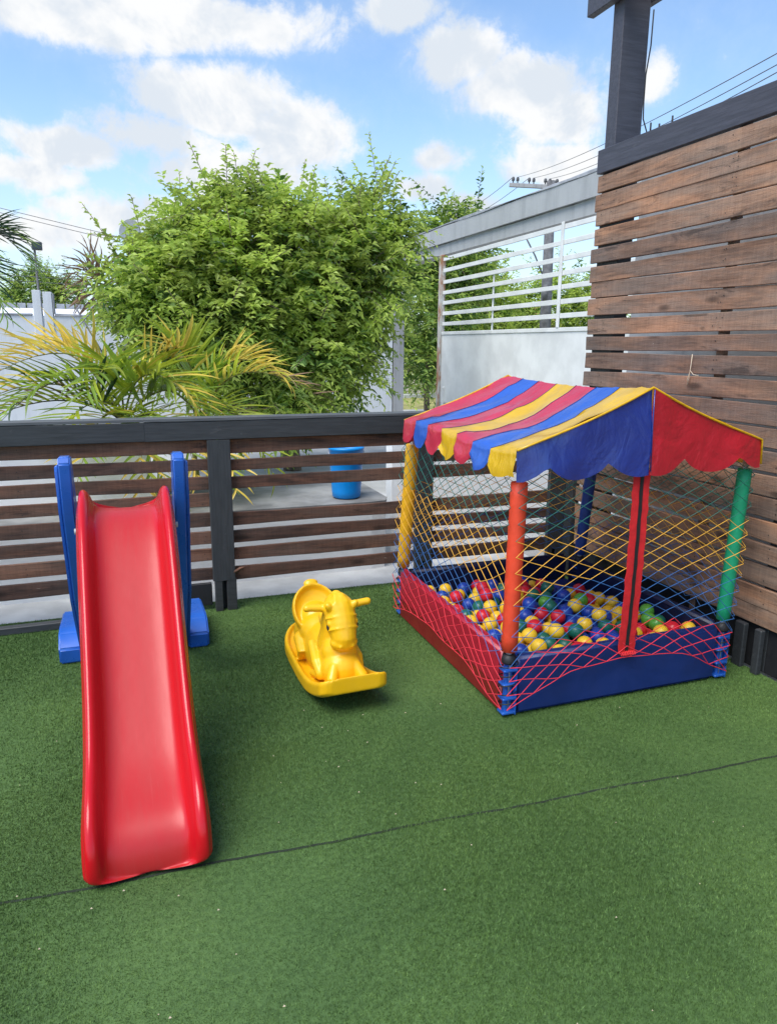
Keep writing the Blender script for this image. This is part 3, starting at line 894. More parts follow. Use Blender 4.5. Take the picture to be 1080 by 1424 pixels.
# ------------------------------------------------------------------ palms
def leaflet_mesh(mat, droop, seed):
    rd = random.Random(seed)
    n = 5
    vs, fs = [], []
    for i in range(n+1):
        t_ = i/n
        w_ = 0.5*(0.078*math.sin(PI*min(1, 0.16+0.84*t_))**0.8 + 0.004) if t_ < 1 else 0.0015
        x = t_*(1-0.25*droop*t_); z = -droop*t_*t_*0.55
        y = 0.03*math.sin(t_*3+seed)
        vs += [(x, y-w_, z+w_*0.5), (x, y, z), (x, y+w_, z+w_*0.5)]
    for i in range(n):
        for k in (0, 1):
            a = i*3+k
            fs.append((a, a+1, a+4, a+3))
    return mesh_from('leaflet', vs, fs, mat)


LM = {}
def leaflet(mat, k):
    if (mat, k) not in LM: LM[(mat, k)] = leaflet_mesh(mat, (0.12, 0.35, 0.75)[k], k+len(mat))
    return LM[(mat, k)]


def frond(parent, p0, p1, p2, nleaf, ln, mats, rmat='rachis', name='frond', start=0.18, rad=0.009, flat=0.0):
    p0, p1, p2 = Vector(p0), Vector(p1), Vector(p2)
    bez = lambda t_: p0*(1-t_)**2 + p1*2*t_*(1-t_) + p2*t_*t_
    path = [bez(i/12) for i in range(13)]
    fr = tube(name, path, [rad*(1-0.85*i/12) for i in range(13)], rmat, parent, 6)
    for i in range(nleaf):
        t_ = start + (1-start)*(i//2+0.5)/(nleaf/2)
        p = bez(t_); tg = (bez(min(1, t_+.02))-bez(max(0, t_-.02))).normalized()
        side = tg.cross(Vector((0, 0, 1)))
        if side.length < 0.1: side = Vector((1, 0, 0))
        side.normalize()
        upv = side.cross(tg).normalized()
        s = 1 if i % 2 else -1
        fwd = 0.55 + 0.6*t_
        d = (tg*fwd + side*s*(1.0-0.25*t_) + upv*(0.55-flat) + Vector([random.gauss(0, .09) for _ in range(3)])).normalized()
        yv = d.cross(upv).normalized()*(-1)
        zv = d.cross(yv).normalized()
        if zv.dot(upv) < 0: zv = -zv; yv = -yv
        q = Matrix((d, zv.cross(d).normalized(), zv)).transposed().to_quaternion()
        L = 1.3*ln*(0.55+0.6*math.sin(PI*min(1, 0.15+0.8*t_)))*random.uniform(0.85, 1.1)
        mt_ = mats[min(len(mats)-1, int((t_*0.9+random.uniform(-.15, .15))*len(mats)))] if random.random() < 0.7 else random.choice(mats)
        mt_ = mats[0] if mt_ is None else mt_
        o = link('leaflet', leaflet(mt_, random.choice((0, 1, 1, 2))), None)
        o.parent = fr
        o.location = p-path[0]
        o.rotation_mode = 'QUATERNION'; o.rotation_quaternion = q
        o.scale = (L, L*random.uniform(.8, 1.1), L)
    return fr


G, Lm, Yl, Bn = 'palm_green', 'palm_lime', 'palm_yellow', 'palm_brown'
pa = empty('areca_palm', (-0.02, 5.5, 0.88), 'yellow green feathery palm in the white planter behind the slide', 'palm')
tube('stem', [(-0.02, 5.5, 0.85), (0.0, 5.5, 0.95), (0.02, 5.48, 1.06)], [0.03, 0.028, 0.02], 'palm_lime', pa, 8)
C0 = (0.0, 5.5, 1.0)
frond(pa, C0, (-0.12, 5.5, 1.78), (-0.85, 5.35, 1.30), 46, 0.30, [Lm, Yl, Yl, Yl], flat=-0.25)
frond(pa, C0, (-0.25, 5.7, 1.66), (-0.66, 5.8, 1.46), 30, 0.28, [Lm, Yl, Yl], flat=-0.2)
frond(pa, C0, (-0.25, 5.3, 1.60), (-0.74, 5.1, 1.05), 40, 0.28, ['palm_dark', G, G], 'rachis_dark')
frond(pa, C0, (0.22, 5.6, 1.52), (0.40, 5.45, 1.44), 20, 0.27, [Yl, Lm, Yl, Yl], flat=-0.3)
frond(pa, C0, (0.10, 5.25, 1.62), (0.46, 5.0, 1.14), 46, 0.30, [G, Lm, Lm, Yl])
frond(pa, C0, (0.02, 5.3, 1.66), (-0.20, 4.9, 1.24), 36, 0.27, [G, Lm, G])
frond(pa, C0, (0.1, 5.2, 1.2), (0.26, 4.85, 0.55), 30, 0.22, [Lm, G, Lm])
frond(pa, C0, (-0.35, 5.45, 1.35), (-1.0, 5.3, 0.98), 34, 0.26, [Bn, Lm, Yl], 'rachis_dark')
frond(pa, C0, (-0.35, 5.4, 1.5), (-0.95, 5.2, 1.12), 40, 0.27, [Lm, G, Yl], flat=-0.1)
frond(pa, C0, (0.30, 5.35, 1.45), (0.62, 5.1, 1.05), 36, 0.27, [G, Lm, G])
frond(pa, C0, (-0.1, 5.3, 1.35), (-0.42, 4.95, 0.98), 34, 0.24, [G, Lm, 'palm_dark'])
frond(pa, C0, (-0.15, 4.95, 1.30), (-0.32, 4.72, 0.62), 34, 0.22, [Lm, Yl, G])
frond(pa, C0, (0.12, 4.95, 1.28), (0.08, 4.70, 0.66), 34, 0.22, [Lm, G, Yl])
frond(pa, C0, (0.35, 5.0, 1.25), (0.42, 4.74, 0.70), 32, 0.22, [G, Lm, Yl])
pb = empty('areca_palm', (0.62, 5.75, -0.02), 'yellow tipped feathery palm rising behind the railing beneath the green tree', 'palm')
for q in ((0, 0), (0.07, 0.05), (-0.06, 0.04), (0.03, -0.06)):
    tube('stem', [(0.62+q[0], 5.75+q[1], -0.02), (0.60+q[0]*1.5, 5.75+q[1], 0.55), (0.58+q[0]*1.8, 5.72+q[1], 1.0)], [0.026, 0.02, 0.014], 'rachis', pb, 8)
C1 = (0.56, 5.72, 0.95)
frond(pb, C1, (0.72, 5.65, 1.85), (1.30, 5.45, 1.10), 48, 0.27, [Lm, Yl, Yl, G])
frond(pb, C1, (0.72, 5.5, 1.62), (1.36, 5.3, 1.18), 36, 0.25, [Lm, Yl, Bn])
frond(pb, C1, (0.50, 5.6, 1.65), (0.30, 5.45, 1.50), 34, 0.28, [G, Lm, Yl], flat=-0.15)
frond(pb, C1, (0.7, 5.35, 1.4), (0.98, 5.05, 0.62), 30, 0.24, [G, Lm, Lm])
frond(pb, C1, (0.62, 5.3, 1.35), (0.62, 4.95, 0.62), 30, 0.22, [Lm, G])
frond(pb, C1, (0.35, 5.5, 1.4), (0.05, 5.2, 1.12), 30, 0.24, [G, G, Lm])
frond(pb, C1, (0.60, 5.75, 1.35), (0.82, 5.8, 1.40), 30, 0.27, [Lm, G, G])
frond(pb, C1, (0.85, 5.7, 1.15), (1.1, 5.6, 0.85), 26, 0.22, [Bn, Lm])
frond(pb, C1, (0.62, 5.0, 1.2), (0.66, 4.7, 0.60), 30, 0.2, [Lm, Yl])

pc = empty('dark_palm', (-1.45, 7.9, -0.02), 'dark green palm reaching in from the left edge', 'palm')
tube('trunk', [(-1.5, 7.9, -0.02), (-1.47, 7.9, 1.2), (-1.42, 7.9, 2.25)], [0.08, 0.06, 0.045], 'bark', pc, 10)
C2 = (-1.32, 7.9, 2.3)
for p1, p2, n_ in (((-1.02, 7.9, 2.85), (-0.66, 7.9, 2.15), 44), ((-1.15, 7.8, 2.5), (-0.95, 7.7, 1.75), 30), ((-1.8, 7.7, 2.9), (-2.3, 7.6, 2.3), 30), ((-1.3, 8.3, 2.9), (-1.2, 8.8, 2.4), 26), ((-1.6, 7.4, 2.8), (-1.7, 6.9, 2.2), 26), ((-1.1, 7.95, 2.75), (-0.78, 8.0, 2.5), 30)):
    frond(pc, C2, p1, p2, n_, 0.28, ['palm_dark', 'palm_dark', G], 'rachis_dark', flat=0.1)
pd_ = empty('withered_palm', (-0.2, 14.2, 0), 'withered brown palm at the left side of the bushy tree', 'palm')
tube('trunk', [(-0.2, 14.2, -0.03), (-0.2, 14.2, 1.3), (-0.25, 14.1, 2.35)], [0.10, 0.08, 0.06], 'bark', pd_, 8)
for p1, p2, n_ in (((-0.35, 14, 3.15), (-0.72, 14, 2.5), 18), ((-0.3, 14, 3.05), (-0.58, 14, 2.1), 20), ((-0.2, 14, 3.1), (0.05, 14, 2.6), 16), ((-0.28, 14, 2.9), (-0.40, 14, 3.1), 14), ((-0.25, 13.9, 2.7), (-0.3, 13.8, 1.95), 20)):
    frond(pd_, (-0.25, 14.1, 2.3), p1, p2, n_, 0.42, [Bn], 'rachis_dark', rad=0.014)

# ------------------------------------------------------------------ far buildings, pole, wires
nb = empty('neighbour_house', (-1.5, 20, 0), 'low neighbouring building with a sunlit white roof beyond the boundary wall', 'building')
box('wall', -9, 1.8, 20.2, 26, -0.03, 2.2, 'white_wall', nb)
me = mesh_from('roof', [(-7.5, -0.2, 2.16), (3.4, -0.2, 2.16), (3.4, 1.8, 2.43), (-7.5, 1.8, 2.43), (-7.5, -0.2, 2.12), (3.4, -0.2, 2.12), (3.4, 1.8, 2.39), (-7.5, 1.8, 2.39)],
               [(0, 1, 2, 3), (4, 7, 6, 5), (0, 4, 5, 1), (1, 5, 6, 2), (2, 6, 7, 3), (3, 7, 4, 0)], 'roof_white')
link('roof', me, nb, (-1.5, 20, 0))
for k in range(46):
    box('sheet_rib', -9+k*0.235, -9+k*0.235+0.2, 21.85, 21.9+0.03*(k % 2), 2.36, 2.56, 'parapet', nb, 0.003)
fh = empty('far_house', (22.2, 39.2, 0), 'small far orange house with a clay roof beyond the street', 'building')
box('wall', 20.5, 24.2, 38.2, 42, -0.03, 3.1, 'orange_wall', fh)
me = mesh_from('roof', [(-2, -1.3, 3.05), (2.3, -1.3, 3.05), (2.3, 1, 4.0), (-2, 1, 4.0), (2.3, 3.2, 3.05), (-2, 3.2, 3.05)], [(0, 1, 2, 3), (3, 2, 4, 5), (1, 4, 2), (0, 3, 5)], 'tile')
link('roof', me, fh, (22.2, 39.2, 0))
box('window', 21.2, 22.0, 38.15, 38.19, 1.2, 2.4, 'glass', fh)
box('window', 22.8, 23.6, 38.15, 38.19, 1.2, 2.4, 'glass', fh)
gw = box('street_wall', 10, 34, 37, 37.3, -0.03, 2.0, 'white_wall'); setp(gw, 'far white wall along the other side of the street', 'wall')

up = empty('utility_pole', (13.1, 21.3, 0), 'concrete utility pole with an insulator crossarm behind the gate', 'utility pole')
tube('pole', [(13.15, 21.28, -0.03), (13.12, 21.29, 3), (13.08, 21.31, 6.62)], [0.21, 0.18, 0.14], 'pole', up, 8)
a0, a1 = Vector((11.95, 21.95, 6.54)), Vector((13.35, 21.15, 6.42))
ad = (a1-a0).normalized()
me = box_mesh('crossarm', (a1-a0).length, 0.1, 0.12, 'concrete', 0.01)
link('crossarm', me, up, (a0+a1)/2, ad.to_track_quat('X', 'Z').to_euler())
insp = []
for s_ in (0.12, 0.26, 0.62, 0.76, 1.12, 1.26, 1.48):
    p = a0 + ad*s_
    insp.append(p+Vector((0, 0, 0.24)))
    tube('insulator', [p+Vector((0, 0, 0.05)), p+Vector((0, 0, 0.12)), p+Vector((0, 0, 0.13)), p+Vector((0, 0, 0.2)), p+Vector((0, 0, 0.24))], [0.02, 0.02, 0.05, 0.05, 0.03], 'pole', up, 8)
tube('strut', [(12.2, 21.9, 5.6), (12.75, 21.5, 4.4), (13.05, 21.3, 3.6)], 0.028, 'pole', up, 5)
tube('junction_box', [(13.02, 21.2, 3.0), (13.02, 21.2, 3.5)], 0.09, 'pole', up, 6)
def wire(pa_, pb_, sag, label, rad=0.012, group='overhead power lines'):
    pa_, pb_ = Vector(pa_), Vector(pb_)
    path = [pa_.lerp(pb_, i/16) - Vector((0, 0, sag*4*(i/16)*(1-i/16))) for i in range(17)]
    o = tube('power_line', path, rad, 'pole', None, 4)
    return setp(o, label, 'cable', group)


wire(insp[1], (6.40, 6.32, 4.44), 0.15, 'highest overhead wire rising rightwards past the dark post', 0.006)
wire(insp[3], (6.45, 6.30, 4.36), 0.15, 'middle overhead wire rising rightwards past the dark post', 0.006)
wire(insp[5], (6.42, 6.31, 4.27), 0.15, 'lowest overhead wire rising rightwards past the dark post', 0.006)
wire(insp[0], (22.6, 55.5, 12.2), 1.0, 'upper wire running left from the crossarm behind the tree', 0.011)
wire(insp[2], (22.7, 55.5, 11.6), 1.0, 'lower wire running left from the crossarm behind the tree', 0.011)
for k, (za, zb) in enumerate(((6.25, 5.3), (6.10, 5.14), (4.30, 4.12), (4.12, 3.95), (3.92, 3.78), (3.72, 3.62))):
    nm = ('uppermost', 'second highest', 'third highest', 'fourth highest', 'second lowest', 'lowest')[k]
    wire((-9, 29.5, za+0.9 if k < 2 else za+.15), (4.5, 30.1, zb-0.7 if k < 2 else zb-.1), 0.05, nm + ' of the wires crossing the sky left of the bushy tree', 0.010)
ds = empty('satellite_dish', (0.9, 14.0, 0), 'small grey satellite dish peeking out left of the bushy tree', 'satellite dish')
vs, fs = [(0, 0, 0)], []
for j in range(1, 5):
    for k in range(16):
        r_ = 0.20*j/4; a = 2*PI*k/16
        vs.append((r_*math.cos(a), -r_*r_*0.8, r_*math.sin(a)))
for k in range(16): fs.append((0, 1+k, 1+(k+1) % 16))
for j in range(3):
    for k in range(16):
        a, b = 1+j*16+k, 1+j*16+(k+1) % 16
        fs.append((a, a+16, b+16, b))
me = mesh_from('dish', vs, fs, 'roof_white', None, True)
o = link('dish', me, ds, (0.30, 14.0, 3.45), (R(25), 0, R(30)))
tube('mast', [(0.30, 14.05, 0), (0.30, 14.05, 3.4)], 0.025, 'pole', ds, 6)

# ------------------------------------------------------------------ slide
SX = -0.018
sl = empty('slide', (SX, 2.9, 0), 'red plastic slide with blue ladder sides on the green turf', 'slide')
path = [(3.24, 0.862), (3.17, 0.882), (3.09, 0.887), (3.01, 0.872), (2.93, 0.832), (2.84, 0.764), (2.74, 0.672), (2.63, 0.565), (2.52, 0.455), (2.42, 0.358), (2.33, 0.278), (2.25, 0.22), (2.17, 0.182), (2.10, 0.16), (2.05, 0.135), (2.015, 0.095), (2.0, 0.045), (1.998, 0.012)]
half = [(0.0, 0.0), (0.04, 0.0), (0.085, 0.002), (0.112, 0.012), (0.124, 0.035), (0.131, 0.062), (0.141, 0.080), (0.155, 0.086), (0.167, 0.079), (0.172, 0.062), (0.172, 0.042), (0.178, 0.032), (0.182, 0.010), (0.184, -0.045), (0.178, -0.052), (0.168, -0.045), (0.165, -0.02), (0.0, -0.022)]
prof = half + [(-x, h) for x, h in reversed(half[1:-1])]
npf = len(prof)
vs, fs = [], []
n = len(path)
for i, (y, z) in enumerate(path):
    a = Vector((0, *path[max(0, i-1)])); b = Vector((0, *path[min(n-1, i+1)]))
    tg = (b-a).normalized()
    nr = Vector((0, tg.z, -tg.y))
    if nr.z < 0 and i < n-3: nr = -nr
    nr = Vector((0, -abs(tg.z), abs(tg.y)))
    e = i/(n-1)
    rim = 1.0
    if i <= 3: rim = (0.25, 0.95, 1.2, 1.1)[i]
    if i >= n-5: rim = (0.95, 0.8, 0.6, 0.42, 0.3)[i-(n-5)]
    widen = 1.0 + 0.02*math.sin(e*9)
    if i == 0: widen = .97
    for x, h in prof:
        hh = h*rim if h > 0 else h
        vs.append((x*widen, y-2.9 + nr.y*hh, max(0.004, z + nr.z*hh)))
for i in range(n-1):
    for k in range(npf):
        a, b = i*npf+k, i*npf+(k+1) % npf
        fs.append((a, b, b+npf, a+npf))
fs.append(tuple(range(npf-1, -1, -1))); fs.append(tuple((n-1)*npf+k for k in range(npf)))
me = mesh_from('chute', vs, fs, 'slide', None, True)
bm = bmesh.new(); bm.from_mesh(me); bmesh.ops.recalc_face_normals(bm, faces=bm.faces); bm.to_mesh(me); bm.free()
o = link('chute', me, sl, (SX, 2.9, 0))
sb = o.modifiers.new('smooth', 'SUBSURF'); sb.levels = 2; sb.render_levels = 2


def extr(name, outline, x0, x1, mat, parent, bev=0.012, loc=(0, 0, 0), segs=3):
    """outline in (y,z), extruded along x"""
    bm = bmesh.new()
    A = [bm.verts.new((x0, y, z)) for y, z in outline]
    B = [bm.verts.new((x1, y, z)) for y, z in outline]
    k = len(outline)
    for i in range(k): bm.faces.new((A[i], A[(i+1) % k], B[(i+1) % k], B[i]))
    bm.faces.new(list(reversed(A))); bm.faces.new(B)
    bmesh.ops.recalc_face_normals(bm, faces=bm.faces)
    if bev: bmesh.ops.bevel(bm, geom=bm.edges[:], offset=bev, segments=segs, affect='EDGES', clamp_overlap=True)
    c = Vector(loc)
    for vv in bm.verts: vv.co -= c
    me = bpy.data.meshes.new(name); bm.to_mesh(me); bm.free(); me.materials.append(M[mat])
    for p in me.polygons: p.use_smooth = True
    me.set_sharp_from_angle(angle=R(38))
    return link(name, me, parent, c)


for s in (-1, 1):
    xo, xi = SX+s*0.272, SX+s*0.202
    cen = (SX+s*0.24, 3.4, 0.5)
    # slanted ladder side, wide face inside and a set-back flange outside
    a_, b_ = SX+s*0.198, SX+s*0.246
    extr('ladder_side', [(3.155, 1.075), (3.18, 1.10), (3.26, 1.095), (3.31, 1.0), (3.47, 0.5), (3.70, 0.10), (3.86, 0.02), (3.66, 0.02), (3.34, 0.42), (3.18, 0.86)], min(a_, b_), max(a_, b_), 'blue_plastic', sl, 0.006, cen)
    a_, b_ = SX+s*0.2465, SX+s*0.263
    extr('ladder_flange', [(3.20, 1.03), (3.21, 1.06), (3.255, 1.06), (3.30, 0.97), (3.46, 0.5), (3.69, 0.10), (3.82, 0.03), (3.69, 0.03), (3.37, 0.42), (3.215, 0.86)], min(a_, b_), max(a_, b_), 'blue_plastic', sl, 0.005, cen)
    a_, b_ = SX+s*0.255, SX+s*0.36
    extr('foot', [(3.665, 0.004), (3.655, 0.085), (3.72, 0.145), (3.80, 0.155), (4.06, 0.14), (4.10, 0.10), (4.10, 0.004)], min(a_, b_), max(a_, b_), 'blue_plastic', sl, 0.009, (SX+s*.31, 3.9, 0.05))
for y, z in ((3.36, 0.66), (3.50, 0.44), (3.66, 0.22)):
    extr('rung', [(y-0.03, z-0.014), (y-0.03, z+0.014), (y+0.04, z+0.014), (y+0.04, z-0.014)], SX-0.2, SX+0.2, 'blue_plastic', sl, 0.008, (SX, y, z))
extr('cross_bar', [(3.98, 0.006), (3.98, 0.09), (4.06, 0.09), (4.06, 0.006)], SX-0.258, SX+0.258, 'blue_plastic', sl, 0.01, (SX, 4.0, 0.04))
for s in (-1, 1):
    tube('bolt', [(SX+s*0.19, 3.13, 0.80), (SX+s*0.203, 3.13, 0.80)], 0.012, 'steel', sl, 10)

# ------------------------------------------------------------------ rocking toy
def remeshed(name, build, voxel, mat, smooth=6, decimate=None):
    bm = bmesh.new()
    build(bm)
    me = bpy.data.meshes.new('tmp'); bm.to_mesh(me); bm.free()
    o = bpy.data.objects.new('tmp', me); COL.objects.link(o)
    md = o.modifiers.new('r', 'REMESH'); md.mode = 'VOXEL'; md.voxel_size = voxel; md.use_smooth_shade = True
    md = o.modifiers.new('s', 'SMOOTH'); md.factor = 0.5; md.iterations = smooth
    if decimate:
        md = o.modifiers.new('d', 'DECIMATE'); md.ratio = decimate
    dg = bpy.context.evaluated_depsgraph_get()
    m2 = bpy.data.meshes.new_from_object(o.evaluated_get(dg))
    m2.name = name
    bpy.data.objects.remove(o); bpy.data.meshes.remove(me)
    m2.materials.clear(); m2.materials.append(M[mat])
    m2.polygons.foreach_set('use_smooth', [True]*len(m2.polygons))
    return m2


def ell(bm, c, r_, rot=(0, 0, 0), seg=24):
    from mathutils import Euler
    mtx = Matrix.Translation(c) @ Euler(rot).to_matrix().to_4x4() @ Matrix.Diagonal((*r_, 1))
    bmesh.ops.create_uvsphere(bm, u_segments=seg, v_segments=seg//2, radius=1, matrix=mtx)


def cap(bm, pts, rads, sides=16):
    """capsule chain"""
    v_, f_ = tube_arrays([Vector(p) for p in pts], rads, sides)
    vv = [bm.verts.new(q) for q in v_]
    for q in f_: bm.faces.new([vv[k] for k in q])
    ell(bm, pts[0], (rads[0],)*3, seg=sides); ell(bm, pts[-1], (rads[-1],)*3, seg=sides)


HC = (0.835, 3.13, 0.0)
def rock(y):   # underside height along the length, y<0 is the front
    return 0.010 + 0.105*(abs(y)/0.42)**2.2 if y < 0 else 0.012 + 0.06*(y/0.45)**2


def tray(bm):
    # outline: squared at the front, round at the back
    def halfw(y):
        if y < -0.375: return 0.154 - 0.05*(1-math.sqrt(max(0, 1-((-0.375-y)/0.0452)**2)))
        if y < 0.22: return 0.142 + 0.012*min(1, (0.22-y)/0.4)
        return 0.142*math.sqrt(max(0, 1-((y-0.22)/0.235)**2))
    ys = [-0.42, -0.414, -0.405, -0.392] + list(np.linspace(-0.375, 0.22, 16)) + [0.22+0.235*math.sin(a) for a in np.linspace(0.15, PI/2-0.03, 9)]
    sec = [(-1, 0.0), (-1.0, 0.05), (-0.93, 0.062), (-0.84, 0.055), (-0.80, 0.036), (0.80, 0.036), (0.84, 0.055), (0.93, 0.062), (1.0, 0.05), (1, 0.0), (0.85, -0.012), (-0.85, -0.012)]
    rows = []
    for y in ys:
        h = max(halfw(y), 0.012)
        zb = rock(y)
        front = max(0, (-y-0.36)/0.06)
        row = []
        for sx_, sz_ in sec:
            x = sx_*h if abs(sx_) > .99 else (math.copysign(max(h-(1-abs(sx_))*0.142, 0.003), sx_))
            z = zb + sz_ + (0.026*front if 0.03 < sz_ < 0.05 else 0)
            row.append(bm.verts.new((x, y, z)))
        rows.append(row)
    k = len(sec)
    for a, b in zip(rows, rows[1:]):
        for i in range(k): bm.faces.new((a[i], a[(i+1) % k], b[(i+1) % k], b[i]))
    bm.faces.new(rows[0]); bm.faces.new(list(reversed(rows[-1])))
    bmesh.ops.recalc_face_normals(bm, faces=bm.faces)


def horse(bm):
    tray(bm)
    # belly block rising from the tray
    ell(bm, (0, 0.02, 0.13), (0.098, 0.26, 0.13))
    ell(bm, (0, -0.17, 0.15), (0.088, 0.10, 0.135))
    ell(bm, (0, -0.225, 0.13), (0.094, 0.080, 0.095))       # chest
    ell(bm, (0, -0.19, 0.20), (0.084, 0.075, 0.085))
    for s in (-1, 1):
        cap(bm, [(s*0.05, -0.27, 0.16), (s*0.07, -0.30, 0.12), (s*0.066, -0.285, 0.085)], [0.024, 0.026, 0.022])
        ell(bm, (s*0.028, -0.298, 0.262), (0.009, 0.008, 0.009))
    ell(bm, (0, 0.22, 0.15), (0.10, 0.12, 0.12))
    # folded legs in relief
    for s in (-1, 1):
        cap(bm, [(s*0.088, -0.06, 0.20), (s*0.098, -0.16, 0.15), (s*0.094, -0.20, 0.11)], [0.022, 0.024, 0.02])
        cap(bm, [(s*0.092, -0.20, 0.10), (s*0.098, -0.10, 0.075)], [0.02, 0.018])
        cap(bm, [(s*0.096, 0.14, 0.16), (s*0.106, 0.05, 0.12), (s*0.10, 0.10, 0.08)], [0.03, 0.026, 0.02])
    # neck
    cap(bm, [(0, -0.13, 0.22), (0, -0.15, 0.30), (0, -0.165, 0.38), (0, -0.17, 0.41)], [0.084, 0.070, 0.066, 0.062])
    # head that looks down, muzzle against the chest
    ell(bm, (0, -0.185, 0.402), (0.072, 0.066, 0.066))
    cap(bm, [(0, -0.20, 0.40), (0, -0.235, 0.34), (0, -0.255, 0.295)], [0.070, 0.066, 0.058])
    ell(bm, (0, -0.258, 0.268), (0.063, 0.048, 0.038))       # muzzle
    ell(bm, (0, -0.247, 0.325), (0.072, 0.060, 0.011), (R(-25), 0, 0))   # noseband
    ell(bm, (0, -0.225, 0.372), (0.076, 0.062, 0.009), (R(-25), 0, 0))   # browband
    for s in (-1, 1):
        cap(bm, [(s*0.05, -0.175, 0.405), (s*0.125, -0.175, 0.413), (s*0.142, -0.175, 0.414)], [0.019, 0.0165, 0.0175])   # handles
        ell(bm, (s*0.055, -0.232, 0.425), (0.018, 0.018, 0.030), (R(20), R(s*35), 0))                   # ears
        ell(bm, (s*0.062, -0.245, 0.355), (0.010, 0.014, 0.014))                                         # brows
        ell(bm, (s*0.052, -0.12, 0.33), (0.018, 0.05, 0.022), (R(30), 0, 0))                            # mane side
    for k, (y, z) in enumerate(((-0.205, 0.452), (-0.175, 0.463), (-0.14, 0.45), (-0.11, 0.42), (-0.09, 0.38), (-0.075, 0.34))):
        ell(bm, (0.006*(-1)**k, y, z), (0.024, 0.026, 0.02), (R(-30+k*15), 0, 0))                                # mane
    for s in (-0.018, 0.012, 0.0):
        cap(bm, [(s, -0.20, 0.465), (s*1.6, -0.237, 0.44), (s*1.9, -0.255, 0.41)], [0.013, 0.014, 0.008])         # forelock
    # seat shell: scooped disc with thick rim, leaning back
    tilt = R(-34)
    n_ = 28
    rows = []
    for j, (q, dpt) in enumerate(((1.0, 0.0), (1.06, -0.018), (1.03, -0.04), (0.9, -0.05), (0.0, -0.095))):
        rows.append([(q, dpt)])
    ctr = Vector((0, 0.165, 0.285))
    def P3(a, q, dpt):
        x = 0.112*q*math.cos(a); w_ = 0.132*q*math.sin(a)
        # plane axes: x and an axis that leans back
        ax = Vector((0, math.sin(R(38)), math.cos(R(38))))
        nrm = Vector((0, -math.cos(R(38)), math.sin(R(38))))
        return ctr + Vector((x, 0, 0)) + ax*w_ + nrm*dpt
    rings = [(1.0, 0.012), (1.05, 0.0), (1.06, -0.02), (0.98, -0.05), (0.7, -0.085), (0.02, -0.10), ]
    inner_ = [(0.92, 0.002), (0.84, -0.016), (0.64, -0.028), (0.3, -0.034), (0.02, -0.036)]
    R1 = [[bm.verts.new(P3(2*PI*k/n_, q, d_)) for k in range(n_)] for q, d_ in list(reversed(inner_)) + rings]
    for a, b in zip(R1, R1[1:]):
        for k in range(n_): bm.faces.new((a[k], a[(k+1) % n_], b[(k+1) % n_], b[k]))
    bm.faces.new(list(reversed(R1[0]))); bm.faces.new(R1[-1])
    ell(bm, (0, 0.262, 0.392), (0.038, 0.020, 0.020))   # grip tab behind the seat
    ell(bm, (0, 0.12, 0.19), (0.10, 0.10, 0.085))
    ell(bm, (0, 0.20, 0.21), (0.092, 0.09, 0.10))
    bmesh.ops.recalc_face_normals(bm, faces=bm.faces)


rk = empty('rocking_horse', HC, 'yellow plastic rocking horse with scooped seat and side handles', 'rocking horse')
me = remeshed('body', horse, 0.0046, 'horse', 9, 0.4)
o = link('body', me, rk, HC)
for s in (-1, 1):
    me = bpy.data.meshes.new('eye'); bm = bmesh.new(); ell(bm, (0, 0, 0), (0.004, 0.009, 0.014), seg=12); bm.to_mesh(me); bm.free(); me.materials.append(M['black'])
    link('eye', me, rk, (HC[0]+s*0.068, HC[1]-0.245, HC[2]+0.338), (R(-25), 0, R(-s*14)))
rk.rotation_euler = (R(-1.5), 0, R(2))

# ------------------------------------------------------------------ ball pit
X0, X1, Y0, Y1 = 1.44, 2.625, 2.49, 3.81
WT = 0.275
bp = empty('ball_pit', ((X0+X1)/2, (Y0+Y1)/2, 0), 'netted ball pit with a striped red, yellow and blue tent roof', 'ball pit')
th = 0.05


def pad(name, x0, x1, y0, y1, z0, z1, mat, bev=0.018):
    bm = bmesh.new()
    bmesh.ops.create_cube(bm, size=1)
    for vv in bm.verts: vv.co = Vector((vv.co.x*(x1-x0), vv.co.y*(y1-y0), vv.co.z*(z1-z0)))
    bmesh.ops.bevel(bm, geom=bm.edges[:], offset=bev, segments=3, affect='EDGES')
    me = bpy.data.meshes.new(name); bm.to_mesh(me); bm.free(); me.materials.append(M[mat])
    for p in me.polygons: p.use_smooth = True
    me.set_sharp_from_angle(angle=R(50))
    return link(name, me, bp, ((x0+x1)/2, (y0+y1)/2, (z0+z1)/2))


pad('padded_wall', X0, X0+th, Y0+0.05, Y1-0.05, 0.10, WT+.02, 'vinyl_pink')
pad('wall_skirt', X0+0.004, X0+th-0.006, Y0+0.05, Y1-0.05, 0.004, 0.12, 'vinyl_red', 0.008)
pad('padded_wall', X0+0.05, X1-0.05, Y0, Y0+th, 0.006, WT, 'vinyl_blue')
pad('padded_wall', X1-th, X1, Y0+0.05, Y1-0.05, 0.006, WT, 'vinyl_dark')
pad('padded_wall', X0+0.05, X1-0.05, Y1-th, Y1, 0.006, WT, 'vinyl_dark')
pad('floor_mat', X0+0.052, X1-0.052, Y0+0.052, Y1-0.052, 0.005, 0.125, 'vinyl_blue')
corners = [(X0+0.022, Y0+0.024, 'foam_red', 0.035), (X1-0.022, Y0+0.02, 'foam_green', 0.031), (X0+0.03, Y1-0.03, 'foam_yellow', 0.036), (X1-0.02, Y1-0.13, 'foam_blue', 0.034)]
